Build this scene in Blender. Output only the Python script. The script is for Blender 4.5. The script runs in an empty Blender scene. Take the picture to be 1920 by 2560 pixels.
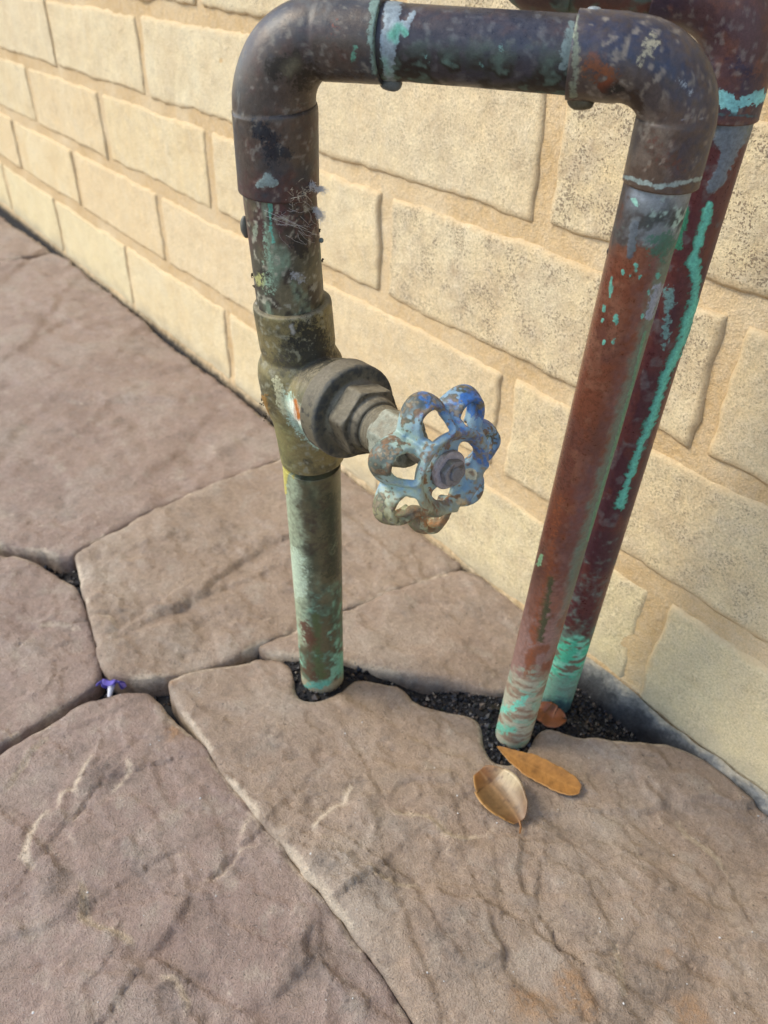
import bpy, bmesh, math, random
import numpy as np
from mathutils import Vector, Matrix
from mathutils.geometry import delaunay_2d_cdt

scene = bpy.context.scene
col = scene.collection
rng = np.random.default_rng(7)
random.seed(7)

# ------------------------------------------------------------------ camera, light, exposure
H = 0.397
F = 1925.0
CAM = np.array([0.0, 0.0, H])
RT = np.array([0.604222, 0.796242, 0.030227])
UP = np.array([-0.478041, 0.331886, 0.813221])
FW = np.array([-0.637489, 0.505816, -0.58117])

cd = bpy.data.cameras.new('camera')
cam = bpy.data.objects.new('camera', cd)
col.objects.link(cam)
m = Matrix.Identity(4)
for i in range(3):
    m[i][0], m[i][1], m[i][2], m[i][3] = RT[i], UP[i], -FW[i], CAM[i]
cam.matrix_world = m
cd.sensor_fit = 'VERTICAL'
cd.sensor_height = 32.0
cd.lens = 32.0 * F / 2560
cd.clip_start = 0.01
cd.clip_end = 500
cd.dof.use_dof = True
cd.dof.focus_distance = 0.31
cd.dof.aperture_fstop = 14
scene.camera = cam

SUN_DIR = Vector((-0.55, -0.62, 0.80)).normalized()      # towards the light
world = bpy.data.worlds.new('World')
scene.world = world
world.use_nodes = True
nt = world.node_tree
bg = nt.nodes['Background']
sky = nt.nodes.new('ShaderNodeTexSky')
sky.sky_type = 'NISHITA'
sky.sun_disc = False
sky.sun_elevation = math.asin(SUN_DIR.z)
sky.sun_rotation = math.atan2(SUN_DIR.x, SUN_DIR.y)
nt.links.new(sky.outputs[0], bg.inputs[0])
bg.inputs[1].default_value = 0.15
sd = bpy.data.lights.new('sun', 'SUN')
sd.energy = 1.5
sd.angle = math.radians(24)
sd.color = (1.0, 0.9, 0.70)
sun = bpy.data.objects.new('sun', sd)
sun.rotation_euler = SUN_DIR.to_track_quat('Z', 'Y').to_euler()
sun.location = (-1, -1, 2)
col.objects.link(sun)
scene.view_settings.view_transform = 'Standard'
scene.view_settings.look = 'None'
scene.view_settings.gamma = 1
scene.view_settings.use_curve_mapping = False
scene.view_settings.exposure = 1.0

# ------------------------------------------------------------------ helpers
K = 1920 / 1659.0           # the photograph was measured at 1659 px wide

def ray(p):
    return RT * (p[0] - 960) / F + UP * (1280 - p[1]) / F + FW

def on_ground(p, z=0.0):
    v = ray(p)
    return CAM + v * ((z - H) / v[2])

def on_plane(p, c, n):
    v = ray(p)
    return CAM + v * (((c - CAM) @ n) / (v @ n))

LOOP_N = np.array([0.587654, -0.802572, -0.102671])
LOOP_C = np.array([-0.228395, 0.210986, 0.187445])
def on_loop(p):
    return on_plane(p, LOOP_C, LOOP_N)

def project(P):
    d = P - CAM
    z = d @ FW
    return np.stack([960 + F * (d @ RT) / z, 1280 - F * (d @ UP) / z], -1)

def srgb(r, g, b):
    c = np.array([r, g, b]) / 255.0
    return np.where(c <= 0.04045, c / 12.92, ((c + 0.055) / 1.055) ** 2.4)

def _hash(ix, iy, iz, seed):
    h = (ix.astype(np.int64) * 374761393 + iy.astype(np.int64) * 668265263 + iz.astype(np.int64) * 2147483647 + seed * 974711) & 0xFFFFFFFF
    h = ((h ^ (h >> 13)) * 1274126177) & 0xFFFFFFFF
    h = ((h ^ (h >> 16)) * 2246822519) & 0xFFFFFFFF
    return ((h ^ (h >> 15)) & 0xFFFFFF) / float(0xFFFFFF)

def noise(P, scale, seed=0):
    q = np.asarray(P, float) / scale
    if q.shape[-1] == 2:
        q = np.concatenate([q, np.zeros(q.shape[:-1] + (1,))], -1)
    i = np.floor(q).astype(np.int64)
    f = q - i
    f = f * f * (3 - 2 * f)
    out = 0
    for dx in (0, 1):
        for dy in (0, 1):
            for dz in (0, 1):
                w = (f[..., 0] if dx else 1 - f[..., 0]) * (f[..., 1] if dy else 1 - f[..., 1]) * (f[..., 2] if dz else 1 - f[..., 2])
                out = out + w * _hash(i[..., 0] + dx, i[..., 1] + dy, i[..., 2] + dz, seed)
    return out                      # 0..1

def fbm(P, scale, seed=0, octs=4, gain=0.5):
    a, t, s = 1.0, 0.0, 0.0
    for k in range(octs):
        t = t + a * noise(P, scale / 2 ** k, seed + k * 17)
        s += a
        a *= gain
    return t / s

def sstep(e0, e1, x):
    t = np.clip((x - e0) / (e1 - e0), 0, 1)
    return t * t * (3 - 2 * t)

def lerp(a, b, t):
    return a + (b - a) * t

def mix(c, c2, m):
    return c * (1 - m[..., None]) + np.asarray(c2) * m[..., None]

def seg_dist(Q, pts):
    """distance of points Q (N,2) to a polyline; also the interpolated third column (width)"""
    best = np.full(len(Q), 1e9)
    wid = np.ones(len(Q))
    side = np.zeros(len(Q))
    pts = np.asarray(pts, float)
    for a, b in zip(pts[:-1], pts[1:]):
        d = b[:2] - a[:2]
        L2 = d @ d + 1e-12
        t = np.clip(((Q - a[:2]) @ d) / L2, 0, 1)
        r = Q - (a[:2] + t[:, None] * d)
        dist = np.hypot(r[:, 0], r[:, 1])
        k = dist < best
        best[k] = dist[k]
        if pts.shape[1] > 2:
            wid[k] = (a[2] + t * (b[2] - a[2]))[k]
        side[k] = np.sign(d[0] * r[k, 1] - d[1] * r[k, 0])
    return best, wid, side

def link(o, parent=None):
    col.objects.link(o)
    if parent is not None:
        o.parent = parent
    return o

def np_mesh(name, V, faces, attrs=None, smooth=True):
    V = np.asarray(V, np.float32)
    me = bpy.data.meshes.new(name)
    if isinstance(faces, np.ndarray):
        nf, k = faces.shape
        me.vertices.add(len(V))
        me.vertices.foreach_set('co', V.ravel())
        me.loops.add(nf * k)
        me.loops.foreach_set('vertex_index', faces.ravel().astype(np.int32))
        me.polygons.add(nf)
        me.polygons.foreach_set('loop_start', np.arange(0, nf * k, k, dtype=np.int32))
        me.polygons.foreach_set('loop_total', np.full(nf, k, np.int32))
        me.update(calc_edges=True)
    else:
        me.from_pydata([tuple(map(float, v)) for v in V], [], [tuple(int(i) for i in f) for f in faces])
        me.update()
    me.polygons.foreach_set('use_smooth', np.full(len(me.polygons), smooth))
    set_attrs(me, attrs)
    return me

def set_attrs(me, attrs):
    for k, a in (attrs or {}).items():
        a = np.asarray(a, np.float32)
        if a.ndim == 2:
            at = me.attributes.new(k, 'FLOAT_COLOR', 'POINT')
            at.data.foreach_set('color', np.concatenate([a, np.ones((len(a), 1), np.float32)], 1).ravel())
        else:
            at = me.attributes.new(k, 'FLOAT', 'POINT')
            at.data.foreach_set('value', a)

def obj(name, me, mat=None, parent=None):
    o = bpy.data.objects.new(name, me)
    if mat:
        me.materials.append(mat)
    return link(o, parent)

def thing(name, label, cat, loc=(0, 0, 0), group=None):
    o = bpy.data.objects.new(name, None)
    o.empty_display_size = 0.02
    o.location = loc
    o['label'] = label
    o['category'] = cat
    if group:
        o['group'] = group
    return link(o)

def adopt(o, parent):
    """parent keeping world coordinates of the mesh (parents only carry a location)"""
    o.parent = parent
    off = Vector((0, 0, 0))
    p = parent
    while p is not None:
        off += p.location
        p = p.parent
    o.location = -off
    return o

def part(name, me, mat, parent):
    o = bpy.data.objects.new(name, me)
    if mat:
        me.materials.append(mat)
    col.objects.link(o)
    return adopt(o, parent)

# tube along a path, one radius per ring -------------------------------------------------
def resample(path, radii, step):
    path = np.asarray(path, float)
    radii = np.asarray(radii, float)
    L = np.concatenate([[0], np.cumsum(np.linalg.norm(np.diff(path, axis=0), axis=1))])
    n = max(2, int(L[-1] / step) + 1)
    s = np.linspace(0, L[-1], n)
    return np.stack([np.interp(s, L, path[:, i]) for i in range(3)], -1), np.interp(s, L, radii), s

def frames(path, ref=(0.3, -0.9, 0.1)):
    T = np.gradient(path, axis=0)
    T /= np.linalg.norm(T, axis=1)[:, None]
    N = np.zeros_like(T)
    n = np.asarray(ref, float)
    for i in range(len(T)):
        n = n - (n @ T[i]) * T[i]
        n /= np.linalg.norm(n)
        N[i] = n
    return T, N, np.cross(T, N)

def tube_geo(path, radii, na, cap=(False, False)):
    T, N, B = frames(path)
    a = np.linspace(0, 2 * np.pi, na, endpoint=False)
    nr = len(path)
    dirs = np.cos(a)[None, :, None] * N[:, None] + np.sin(a)[None, :, None] * B[:, None]
    V = (path[:, None] + dirs * radii[:, None, None]).reshape(-1, 3)
    D = dirs.reshape(-1, 3)
    i, j = np.meshgrid(np.arange(nr - 1), np.arange(na), indexing='ij')
    f = np.stack([i * na + j, i * na + (j + 1) % na, (i + 1) * na + (j + 1) % na, (i + 1) * na + j], -1).reshape(-1, 4)
    return V, f, D, np.repeat(np.arange(nr), na)

def arc(p0, c, p1, n=14):
    """quarter bend from p0 to p1 whose tangents meet at the corner c"""
    t = np.linspace(0, 1, n)[:, None]
    th = t * np.pi / 2
    # circular-ish bend: rational quadratic
    w = 0.7071
    b0, b1, b2 = (1 - t) ** 2, 2 * w * t * (1 - t), t ** 2
    return (b0 * p0 + b1 * c + b2 * p1) / (b0 + b1 + b2)

# ------------------------------------------------------------------ materials
def new_mat(name):
    mt = bpy.data.materials.new(name)
    mt.use_nodes = True
    return mt, mt.node_tree, mt.node_tree.nodes['Principled BSDF']

def nd(t, typ, **kw):
    n = t.nodes.new(typ)
    for k, v in kw.items():
        setattr(n, k, v)
    return n

def tex_noise(t, vec, scale, detail=4, rough=0.6):
    n = nd(t, 'ShaderNodeTexNoise')
    n.inputs['Scale'].default_value = scale
    n.inputs['Detail'].default_value = detail
    n.inputs['Roughness'].default_value = rough
    t.links.new(vec, n.inputs['Vector'])
    return n.outputs['Fac']

def ramp(t, fac, stops):
    n = nd(t, 'ShaderNodeValToRGB')
    e = n.color_ramp.elements
    e[0].position, e[0].color = stops[0][0], (*stops[0][1], 1)
    e[1].position, e[1].color = stops[-1][0], (*stops[-1][1], 1)
    for p, c in stops[1:-1]:
        x = e.new(p)
        x.color = (*c, 1)
    t.links.new(fac, n.inputs[0])
    return n.outputs[0]

def maprange(t, fac, a, b, c, d):
    n = nd(t, 'ShaderNodeMapRange')
    for i, v in enumerate((a, b, c, d)):
        n.inputs[i + 1].default_value = v
    t.links.new(fac, n.inputs[0])
    return n.outputs[0]

def mixc(t, fac, a, b, mode='MIX'):
    n = nd(t, 'ShaderNodeMix', data_type='RGBA', blend_type=mode)
    for s, v in ((0, fac), (6, a), (7, b)):
        if hasattr(v, 'links'):
            t.links.new(v, n.inputs[s])
        elif isinstance(v, (int, float)):
            n.inputs[s].default_value = v
        else:
            n.inputs[s].default_value = (*v, 1)
    return n.outputs[2]

def math_(t, op, a, b=None):
    n = nd(t, 'ShaderNodeMath', operation=op)
    for i, v in enumerate((a, b)):
        if v is None:
            continue
        if hasattr(v, 'links'):
            t.links.new(v, n.inputs[i])
        else:
            n.inputs[i].default_value = v
    return n.outputs[0]

def add_bump(t, bsdf, heights):
    prev = None
    for h, dist, strength in heights:
        b = nd(t, 'ShaderNodeBump')
        b.inputs['Distance'].default_value = dist
        b.inputs['Strength'].default_value = strength
        t.links.new(h, b.inputs['Height'])
        if prev is not None:
            t.links.new(prev, b.inputs['Normal'])
        prev = b.outputs[0]
    t.links.new(prev, bsdf.inputs['Normal'])

def attr(t, name, typ='GEOMETRY'):
    a = nd(t, 'ShaderNodeAttribute', attribute_name=name, attribute_type=typ)
    return a

def painted_mat(name, var=0.5, bump=0.00012, fine=2600, mid=500, speck=0.0, spec=0.5):
    """weathered metal: colour, roughness and metalness come from the mesh, fine grain from noise"""
    mt, t, b = new_mat(name)
    P = nd(t, 'ShaderNodeTexCoord').outputs['Object']
    c = attr(t, 'Col').outputs['Color']
    n1 = tex_noise(t, P, mid, 6, 0.7)
    n2 = tex_noise(t, P, fine, 3, 0.6)
    g = math_(t, 'ADD', math_(t, 'MULTIPLY', n1, 0.6), math_(t, 'MULTIPLY', n2, 0.4))
    k = maprange(t, g, 0.3, 0.7, 1 - var, 1 + var)
    cc = mixc(t, 1.0, c, k, 'MULTIPLY')
    if speck:
        s = maprange(t, tex_noise(t, P, 900, 2, 0.5), 0.66, 0.72, 0, speck)
        cc = mixc(t, s, cc, (0.02, 0.018, 0.015))
    nb_ = tex_noise(t, P, 620, 6, 0.8)
    k2 = math_(t, 'ADD', attr(t, 'Msk').outputs['Fac'], math_(t, 'MULTIPLY', math_(t, 'SUBTRACT', nb_, 0.5), math_(t, 'MULTIPLY', math_(t, 'MINIMUM', math_(t, 'MULTIPLY', attr(t, 'Msk').outputs['Fac'], 3.0), 1.0), 2.4)))
    k2 = maprange(t, k2, 0.38, 0.64, 0, 0.93)
    c2 = mixc(t, 1.0, attr(t, 'Col2').outputs['Color'], maprange(t, nb_, 0.3, 0.7, 0.55, 1.35), 'MULTIPLY')
    cc = mixc(t, k2, cc, c2)
    t.links.new(cc, b.inputs['Base Color'])
    rg = attr(t, 'Rgh').outputs['Fac']
    t.links.new(math_(t, 'ADD', rg, maprange(t, n1, 0.3, 0.7, -0.08, 0.10)), b.inputs['Roughness'])
    t.links.new(attr(t, 'Met').outputs['Fac'], b.inputs['Metallic'])
    b.inputs['Specular IOR Level'].default_value = spec
    add_bump(t, b, [(n1, bump * 2, 0.6), (n2, bump, 0.6)])
    return mt

def brick_mat(name='brick_face'):
    mt, t, b = new_mat(name)
    tc = nd(t, 'ShaderNodeTexCoord')
    geo = nd(t, 'ShaderNodeNewGeometry')
    P = geo.outputs['Position']
    tint = attr(t, 'tint', 'OBJECT').outputs['Fac']        # 0 cream .. 1 greyer and pitted
    yel = attr(t, 'yellow', 'OBJECT').outputs['Fac']
    big = tex_noise(t, P, 22, 4, 0.6)
    med = tex_noise(t, P, 120, 5, 0.65)
    fine = tex_noise(t, P, 800, 5, 0.75)
    base = ramp(t, big, [(0.3, (0.68, 0.51, 0.265)), (0.5, (0.75, 0.60, 0.335)), (0.7, (0.78, 0.67, 0.425))])
    base = mixc(t, attr(t, 'peach', 'OBJECT').outputs['Fac'], base, (0.71, 0.51, 0.285))
    base = mixc(t, attr(t, 'pale', 'OBJECT').outputs['Fac'], base, (0.70, 0.625, 0.47))
    base = mixc(t, yel, base, (0.72, 0.615, 0.36))
    grey = ramp(t, med, [(0.35, (0.42, 0.315, 0.20)), (0.55, (0.56, 0.45, 0.295)), (0.72, (0.66, 0.56, 0.40))])
    blot = maprange(t, tex_noise(t, P, 34, 6, 0.75), 0.40, 0.64, 0.0, 0.85)
    base = mixc(t, math_(t, 'MULTIPLY', blot, math_(t, 'ADD', math_(t, 'MULTIPLY', tint, 0.9), 0.22)), base, grey)
    base = mixc(t, math_(t, 'MULTIPLY', maprange(t, med, 0.35, 0.65, 0, 1), 0.25), base, (0.70, 0.60, 0.43))
    # pores
    v = nd(t, 'ShaderNodeTexVoronoi', feature='F1')
    v.inputs['Scale'].default_value = 620
    v.inputs['Randomness'].default_value = 1
    wv = nd(t, 'ShaderNodeVectorMath', operation='ADD')
    nz = nd(t, 'ShaderNodeTexNoise')
    nz.inputs['Scale'].default_value = 600
    t.links.new(P, nz.inputs['Vector'])
    sc = nd(t, 'ShaderNodeVectorMath', operation='SCALE')
    sc.inputs['Scale'].default_value = 0.004
    t.links.new(nz.outputs['Color'], sc.inputs[0])
    t.links.new(P, wv.inputs[0])
    t.links.new(sc.outputs[0], wv.inputs[1])
    t.links.new(wv.outputs[0], v.inputs['Vector'])
    dens = maprange(t, tex_noise(t, P, 60, 3, 0.6), 0.38, 0.62, 0.10, 0.42)
    pore = math_(t, 'LESS_THAN', v.outputs['Distance'], math_(t, 'MULTIPLY', dens, math_(t, 'ADD', 0.55, math_(t, 'MULTIPLY', tint, 0.6))))
    pf = maprange(t, fine, 0.36, 0.44, 1, 0)
    poremix = math_(t, 'MULTIPLY', math_(t, 'MAXIMUM', pore, math_(t, 'MULTIPLY', pf, 0.5)), math_(t, 'ADD', 0.16, math_(t, 'MULTIPLY', tint, 0.60)))
    base = mixc(t, poremix, base, (0.17, 0.12, 0.078))
    base = mixc(t, 1.0, base, maprange(t, fine, 0.3, 0.7, 0.70, 1.24), 'MULTIPLY')
    # mortar smeared over the arrises
    rm = math_(t, 'ADD', attr(t, 'rim').outputs['Fac'], math_(t, 'MULTIPLY', math_(t, 'SUBTRACT', tex_noise(t, P, 90, 5, 0.7), 0.5), 1.1))
    base = mixc(t, maprange(t, rm, 0.45, 1.0, 0, 0.75), base, mixc(t, med, (0.58, 0.40, 0.20), (0.66, 0.52, 0.32)))
    # dirt splashed up from the ground
    z = nd(t, 'ShaderNodeSeparateXYZ')
    t.links.new(P, z.inputs[0])
    dz = math_(t, 'ADD', z.outputs[2], math_(t, 'MULTIPLY', math_(t, 'SUBTRACT', big, 0.5), 0.05))
    base = mixc(t, maprange(t, dz, 0.006, 0.024, 0.45, 0), base, (0.34, 0.31, 0.24))
    t.links.new(base, b.inputs['Base Color'])
    b.inputs['Roughness'].default_value = 0.92
    b.inputs['Specular IOR Level'].default_value = 0.25
    hp = math_(t, 'SUBTRACT', 1.0, pore)
    add_bump(t, b, [(med, 0.0016, 0.8), (fine, 0.0007, 0.8), (hp, 0.0007, math.tan(0.6))])
    return mt

def mortar_mat():
    mt, t, b = new_mat('mortar')
    P = nd(t, 'ShaderNodeNewGeometry').outputs['Position']
    big = tex_noise(t, P, 16, 4, 0.6)
    med = tex_noise(t, P, 150, 5, 0.7)
    fine = tex_noise(t, P, 900, 3, 0.6)
    c = ramp(t, big, [(0.3, (0.54, 0.37, 0.18)), (0.5, (0.62, 0.45, 0.245)), (0.7, (0.67, 0.53, 0.33))])
    c = mixc(t, maprange(t, med, 0.42, 0.62, 0, 0.35), c, (0.62, 0.51, 0.36))
    c = mixc(t, 1.0, c, maprange(t, fine, 0.3, 0.7, 0.8, 1.15), 'MULTIPLY')
    z = nd(t, 'ShaderNodeSeparateXYZ')
    t.links.new(P, z.inputs[0])
    dz = math_(t, 'ADD', z.outputs[2], math_(t, 'MULTIPLY', math_(t, 'SUBTRACT', med, 0.5), 0.02))
    c = mixc(t, maprange(t, dz, -0.002, 0.008, 0.92, 0), c, (0.035, 0.034, 0.034))
    t.links.new(c, b.inputs['Base Color'])
    b.inputs['Roughness'].default_value = 0.95
    b.inputs['Specular IOR Level'].default_value = 0.2
    add_bump(t, b, [(med, 0.002, 0.8), (fine, 0.0007, 0.8)])
    return mt

def stone_mat():
    mt, t, b = new_mat('flagstone')
    P = nd(t, 'ShaderNodeNewGeometry').outputs['Position']
    hue = attr(t, 'hue', 'OBJECT').outputs['Fac']          # 0 tan .. 1 mauve
    edge = attr(t, 'edge').outputs['Fac']
    rust = attr(t, 'rust').outputs['Fac']
    dark = attr(t, 'dark').outputs['Fac']
    rip = attr(t, 'low').outputs['Fac']
    big = tex_noise(t, P, 14, 5, 0.62)
    mid = tex_noise(t, P, 48, 6, 0.66)
    med = tex_noise(t, P, 260, 5, 0.7)
    fine = tex_noise(t, P, 1100, 3, 0.7)
    tan = ramp(t, big, [(0.3, (0.336, 0.248, 0.178)), (0.5, (0.390, 0.295, 0.212)), (0.7, (0.411, 0.337, 0.261))])
    mau = ramp(t, big, [(0.3, (0.253, 0.177, 0.150)), (0.5, (0.343, 0.248, 0.212)), (0.72, (0.376, 0.302, 0.254))])
    c = mixc(t, math_(t, 'ADD', math_(t, 'MULTIPLY', hue, 0.8), maprange(t, mid, 0.35, 0.65, -0.2, 0.35)), tan, mau)
    c = mixc(t, maprange(t, mid, 0.52, 0.66, 0, 0.6), c, (0.438, 0.369, 0.285))
    c = mixc(t, maprange(t, mid, 0.46, 0.32, 0, 0.5), c, (0.212, 0.159, 0.134))
    c = mixc(t, math_(t, 'MULTIPLY', dark, maprange(t, med, 0.3, 0.6, 1.0, 0.5)), c, (0.07, 0.062, 0.055))
    c = mixc(t, math_(t, 'MULTIPLY', rust, maprange(t, med, 0.36, 0.56, 0.1, 0.7)), c, (0.34, 0.19, 0.085))
    en = math_(t, 'ADD', edge, math_(t, 'MULTIPLY', math_(t, 'SUBTRACT', med, 0.5), 0.9))
    c = mixc(t, maprange(t, en, 0.34, 0.80, 0, 0.85), c, (0.60, 0.495, 0.37))
    c = mixc(t, 1.0, c, maprange(t, fine, 0.3, 0.7, 0.76, 1.21), 'MULTIPLY')
    c = mixc(t, 1.0, c, maprange(t, med, 0.3, 0.7, 0.80, 1.17), 'MULTIPLY')
    sp = maprange(t, tex_noise(t, P, 420, 2, 0.4), 0.70, 0.74, 0, 0.6)
    c = mixc(t, sp, c, (0.07, 0.06, 0.05))
    sp2 = maprange(t, tex_noise(t, P, 610, 2, 0.4), 0.735, 0.76, 0, 0.6)
    c = mixc(t, sp2, c, (0.55, 0.5, 0.45))
    t.links.new(c, b.inputs['Base Color'])
    t.links.new(maprange(t, mid, 0.3, 0.7, 0.48, 0.75), b.inputs['Roughness'])
    b.inputs['Specular IOR Level'].default_value = 0.35
    add_bump(t, b, [(mid, 0.0035, 0.3), (med, 0.0020, 0.7), (fine, 0.0013, 1.0)])
    return mt

def simple_mat(name, stops, scale=300, rough=0.8, bump=0.0004, spec=0.4, coords='Object', detail=5):
    mt, t, b = new_mat(name)
    P = nd(t, 'ShaderNodeTexCoord').outputs['Object'] if coords == 'Object' else nd(t, 'ShaderNodeNewGeometry').outputs['Position']
    n = tex_noise(t, P, scale, detail, 0.65)
    t.links.new(ramp(t, n, stops), b.inputs['Base Color'])
    b.inputs['Roughness'].default_value = rough
    b.inputs['Specular IOR Level'].default_value = spec
    if bump:
        add_bump(t, b, [(n, bump, 0.8)])
    return mt

def vcol_mat(name, rough=0.5, var=0.2, scale=400, trans=0.0, spec=0.5, bump=0.0002):
    mt, t, b = new_mat(name)
    P = nd(t, 'ShaderNodeTexCoord').outputs['Object']
    n = tex_noise(t, P, scale, 5, 0.65)
    c = mixc(t, 1.0, attr(t, 'Col').outputs['Color'], maprange(t, n, 0.3, 0.7, 1 - var, 1 + var), 'MULTIPLY')
    t.links.new(c, b.inputs['Base Color'])
    b.inputs['Roughness'].default_value = rough
    b.inputs['Specular IOR Level'].default_value = spec
    add_bump(t, b, [(n, bump, 0.7)])
    return mt

M_BRICK = brick_mat()
M_MORTAR = mortar_mat()
M_STONE = stone_mat()
M_SOIL = simple_mat('soil', [(0.3, (0.004, 0.004, 0.005)), (0.58, (0.013, 0.013, 0.015)), (0.78, (0.05, 0.05, 0.052))], 420, 0.8, 0.0015, 0.4, 'World')
M_GROUND = simple_mat('ground_far', [(0.3, (0.15, 0.115, 0.095)), (0.7, (0.26, 0.205, 0.17))], 9, 0.85, 0.004, 0.3, 'World')
def fillet_mat():
    mt, t, b = new_mat('grey_mortar')
    P = nd(t, 'ShaderNodeNewGeometry').outputs['Position']
    n1, n2 = tex_noise(t, P, 60, 5, 0.7), tex_noise(t, P, 420, 4, 0.7)
    z = nd(t, 'ShaderNodeSeparateXYZ')
    t.links.new(P, z.inputs[0])
    k = math_(t, 'ADD', z.outputs[2], math_(t, 'MULTIPLY', math_(t, 'SUBTRACT', n1, 0.5), 0.03))
    kk = maprange(t, k, -0.014, 0.009, 0, 1)
    c = ramp(t, kk, [(0.0, (0.012, 0.012, 0.014)), (0.45, (0.06, 0.062, 0.062)), (0.75, (0.20, 0.195, 0.175)), (1.0, (0.44, 0.38, 0.28))])
    c = mixc(t, 1.0, c, maprange(t, n2, 0.3, 0.7, 0.7, 1.3), 'MULTIPLY')
    t.links.new(c, b.inputs['Base Color'])
    b.inputs['Roughness'].default_value = 0.85
    add_bump(t, b, [(n1, 0.003, 0.6), (n2, 0.0008, 0.8)])
    return mt
M_FILLET = fillet_mat()
M_PIPE = painted_mat('aged_copper', 0.4, 0.00009)
M_CAST = painted_mat('aged_bronze', 0.38, 0.00014, 2400, 700)
M_WHEEL = painted_mat('chipped_blue_paint', 0.2, 0.0001, 2200, 420, 0.0)

# ------------------------------------------------------------------ brick wall
YW = 0.354
wall = thing('brick_wall', 'cream split face brick wall with tan mortar joints rising behind the pipes', 'wall', (0, YW, 0))

def build_core():
    xs = np.arange(-3.4, 1.4, 0.008)
    zs = np.arange(-0.06, 0.97, 0.0065)
    X, Z = np.meshgrid(xs, zs, indexing='ij')
    P = np.stack([X, Z], -1)
    # joints are tooled back a few millimetres and sag unevenly
    y = YW - 0.0003 + (fbm(P, 0.03, 3, 4) - 0.5) * 0.0024 + (fbm(P, 0.006, 13, 2) - .5) * 0.0012
    y = y - 0.004 * sstep(0.012, 0.0, Z)
    n, mz = X.shape
    V = np.stack([X, y, Z], -1).reshape(-1, 3)
    i, j = np.meshgrid(np.arange(n - 1), np.arange(mz - 1), indexing='ij')
    f = np.stack([i * mz + j, (i + 1) * mz + j, (i + 1) * mz + j + 1, i * mz + j + 1], -1).reshape(-1, 4)
    # give the core its thickness behind the face
    base = len(V)
    box = np.array([[-3.4, YW + .1, -.06], [1.392, YW + .1, -.06], [1.392, YW + .1, .9635], [-3.4, YW + .1, .9635]])
    c0, c1, c2, c3 = 0, (n - 1) * mz, (n - 1) * mz + mz - 1, mz - 1
    V = np.concatenate([V, box])
    ex = np.array([[base, base + 3, base + 2, base + 1], [c0, c3, base + 3, base], [c1, base + 1, base + 2, c2], [c3, c2, base + 2, base + 3], [c0, base, base + 1, c1]])
    return np_mesh('mortar', V, np.concatenate([f, ex]))
part('mortar_core', build_core(), M_MORTAR, wall)

def brick_mesh(seed, L, Hh, D=0.05, nx=64, nz=21):
    u = np.linspace(-1, 1, nx)
    w = np.linspace(-1, 1, nz)
    # crowd the samples towards the arrises
    u = np.sign(u) * (1 - (1 - np.abs(u)) ** 1.25)
    w = np.sign(w) * (1 - (1 - np.abs(w)) ** 1.25)
    U, Wz = np.meshgrid(u, w, indexing='ij')
    X, Z = U * L / 2, Wz * Hh / 2
    P = np.stack([X + seed * 3.7, Z], -1)
    ex = (fbm(np.stack([Z * 1.0 + seed, np.sign(U)], -1), 0.03, 5, 4) - 0.5) * 0.007
    ez = (fbm(np.stack([X * 1.0 + seed * 2, np.sign(Wz)], -1), 0.045, 9, 4) - 0.5) * 0.0075
    X = X + (ex + (noise(P, 0.007, 51) - .5) * .0022) * np.abs(U) ** 6
    Z = Z + (ez + (noise(P, 0.007, 53) - .5) * .0020) * np.abs(Wz) ** 6
    rimv = np.clip(1 - np.minimum((1 - np.abs(U)) * L / 2, (1 - np.abs(Wz)) * Hh / 2) / 0.009, 0, 1).reshape(-1)
    dx = (1 - np.abs(U)) * L / 2
    dz = (1 - np.abs(Wz)) * Hh / 2
    r = 0.0010 + 0.0022 * fbm(P, 0.02, 31, 3) ** 2
    d = np.minimum(np.minimum(dx, dz), r)
    # round the corners as well
    cr = np.hypot(np.clip(r - dx, 0, None), np.clip(r - dz, 0, None))
    fall = np.clip(cr / r, 0, 1.2)
    drop = r * (1 - np.sqrt(np.clip(1 - np.minimum(fall, 1) ** 2, 0, 1))) + np.clip(fall - 1, 0, 1) * 0.004
    y = -0.0023 + drop + (fbm(P, 0.05, 41, 3) - 0.5) * 0.0018 + (fbm(P, 0.011, 43, 3) - 0.5) * 0.0014
    V = np.stack([X, y, Z], -1).reshape(-1, 3)
    i, j = np.meshgrid(np.arange(nx - 1), np.arange(nz - 1), indexing='ij')
    f = np.stack([i * nz + j, (i + 1) * nz + j, (i + 1) * nz + j + 1, i * nz + j + 1], -1).reshape(-1, 4)
    # sides run back into the wall
    ring = [k * nz for k in range(nx)] + [(nx - 1) * nz + k for k in range(1, nz)] + [k * nz + nz - 1 for k in range(nx - 2, -1, -1)] + [k for k in range(nz - 2, 0, -1)]
    back = V[ring].copy()
    back[:, 1] = D
    b0 = len(V)
    V = np.concatenate([V, back])
    nr = len(ring)
    q = np.array([[ring[k], b0 + k, b0 + (k + 1) % nr, ring[(k + 1) % nr]] for k in range(nr)])
    return np_mesh('brick', V, np.concatenate([f, q]), dict(rim=np.concatenate([rimv, np.ones(nr)])))

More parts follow.
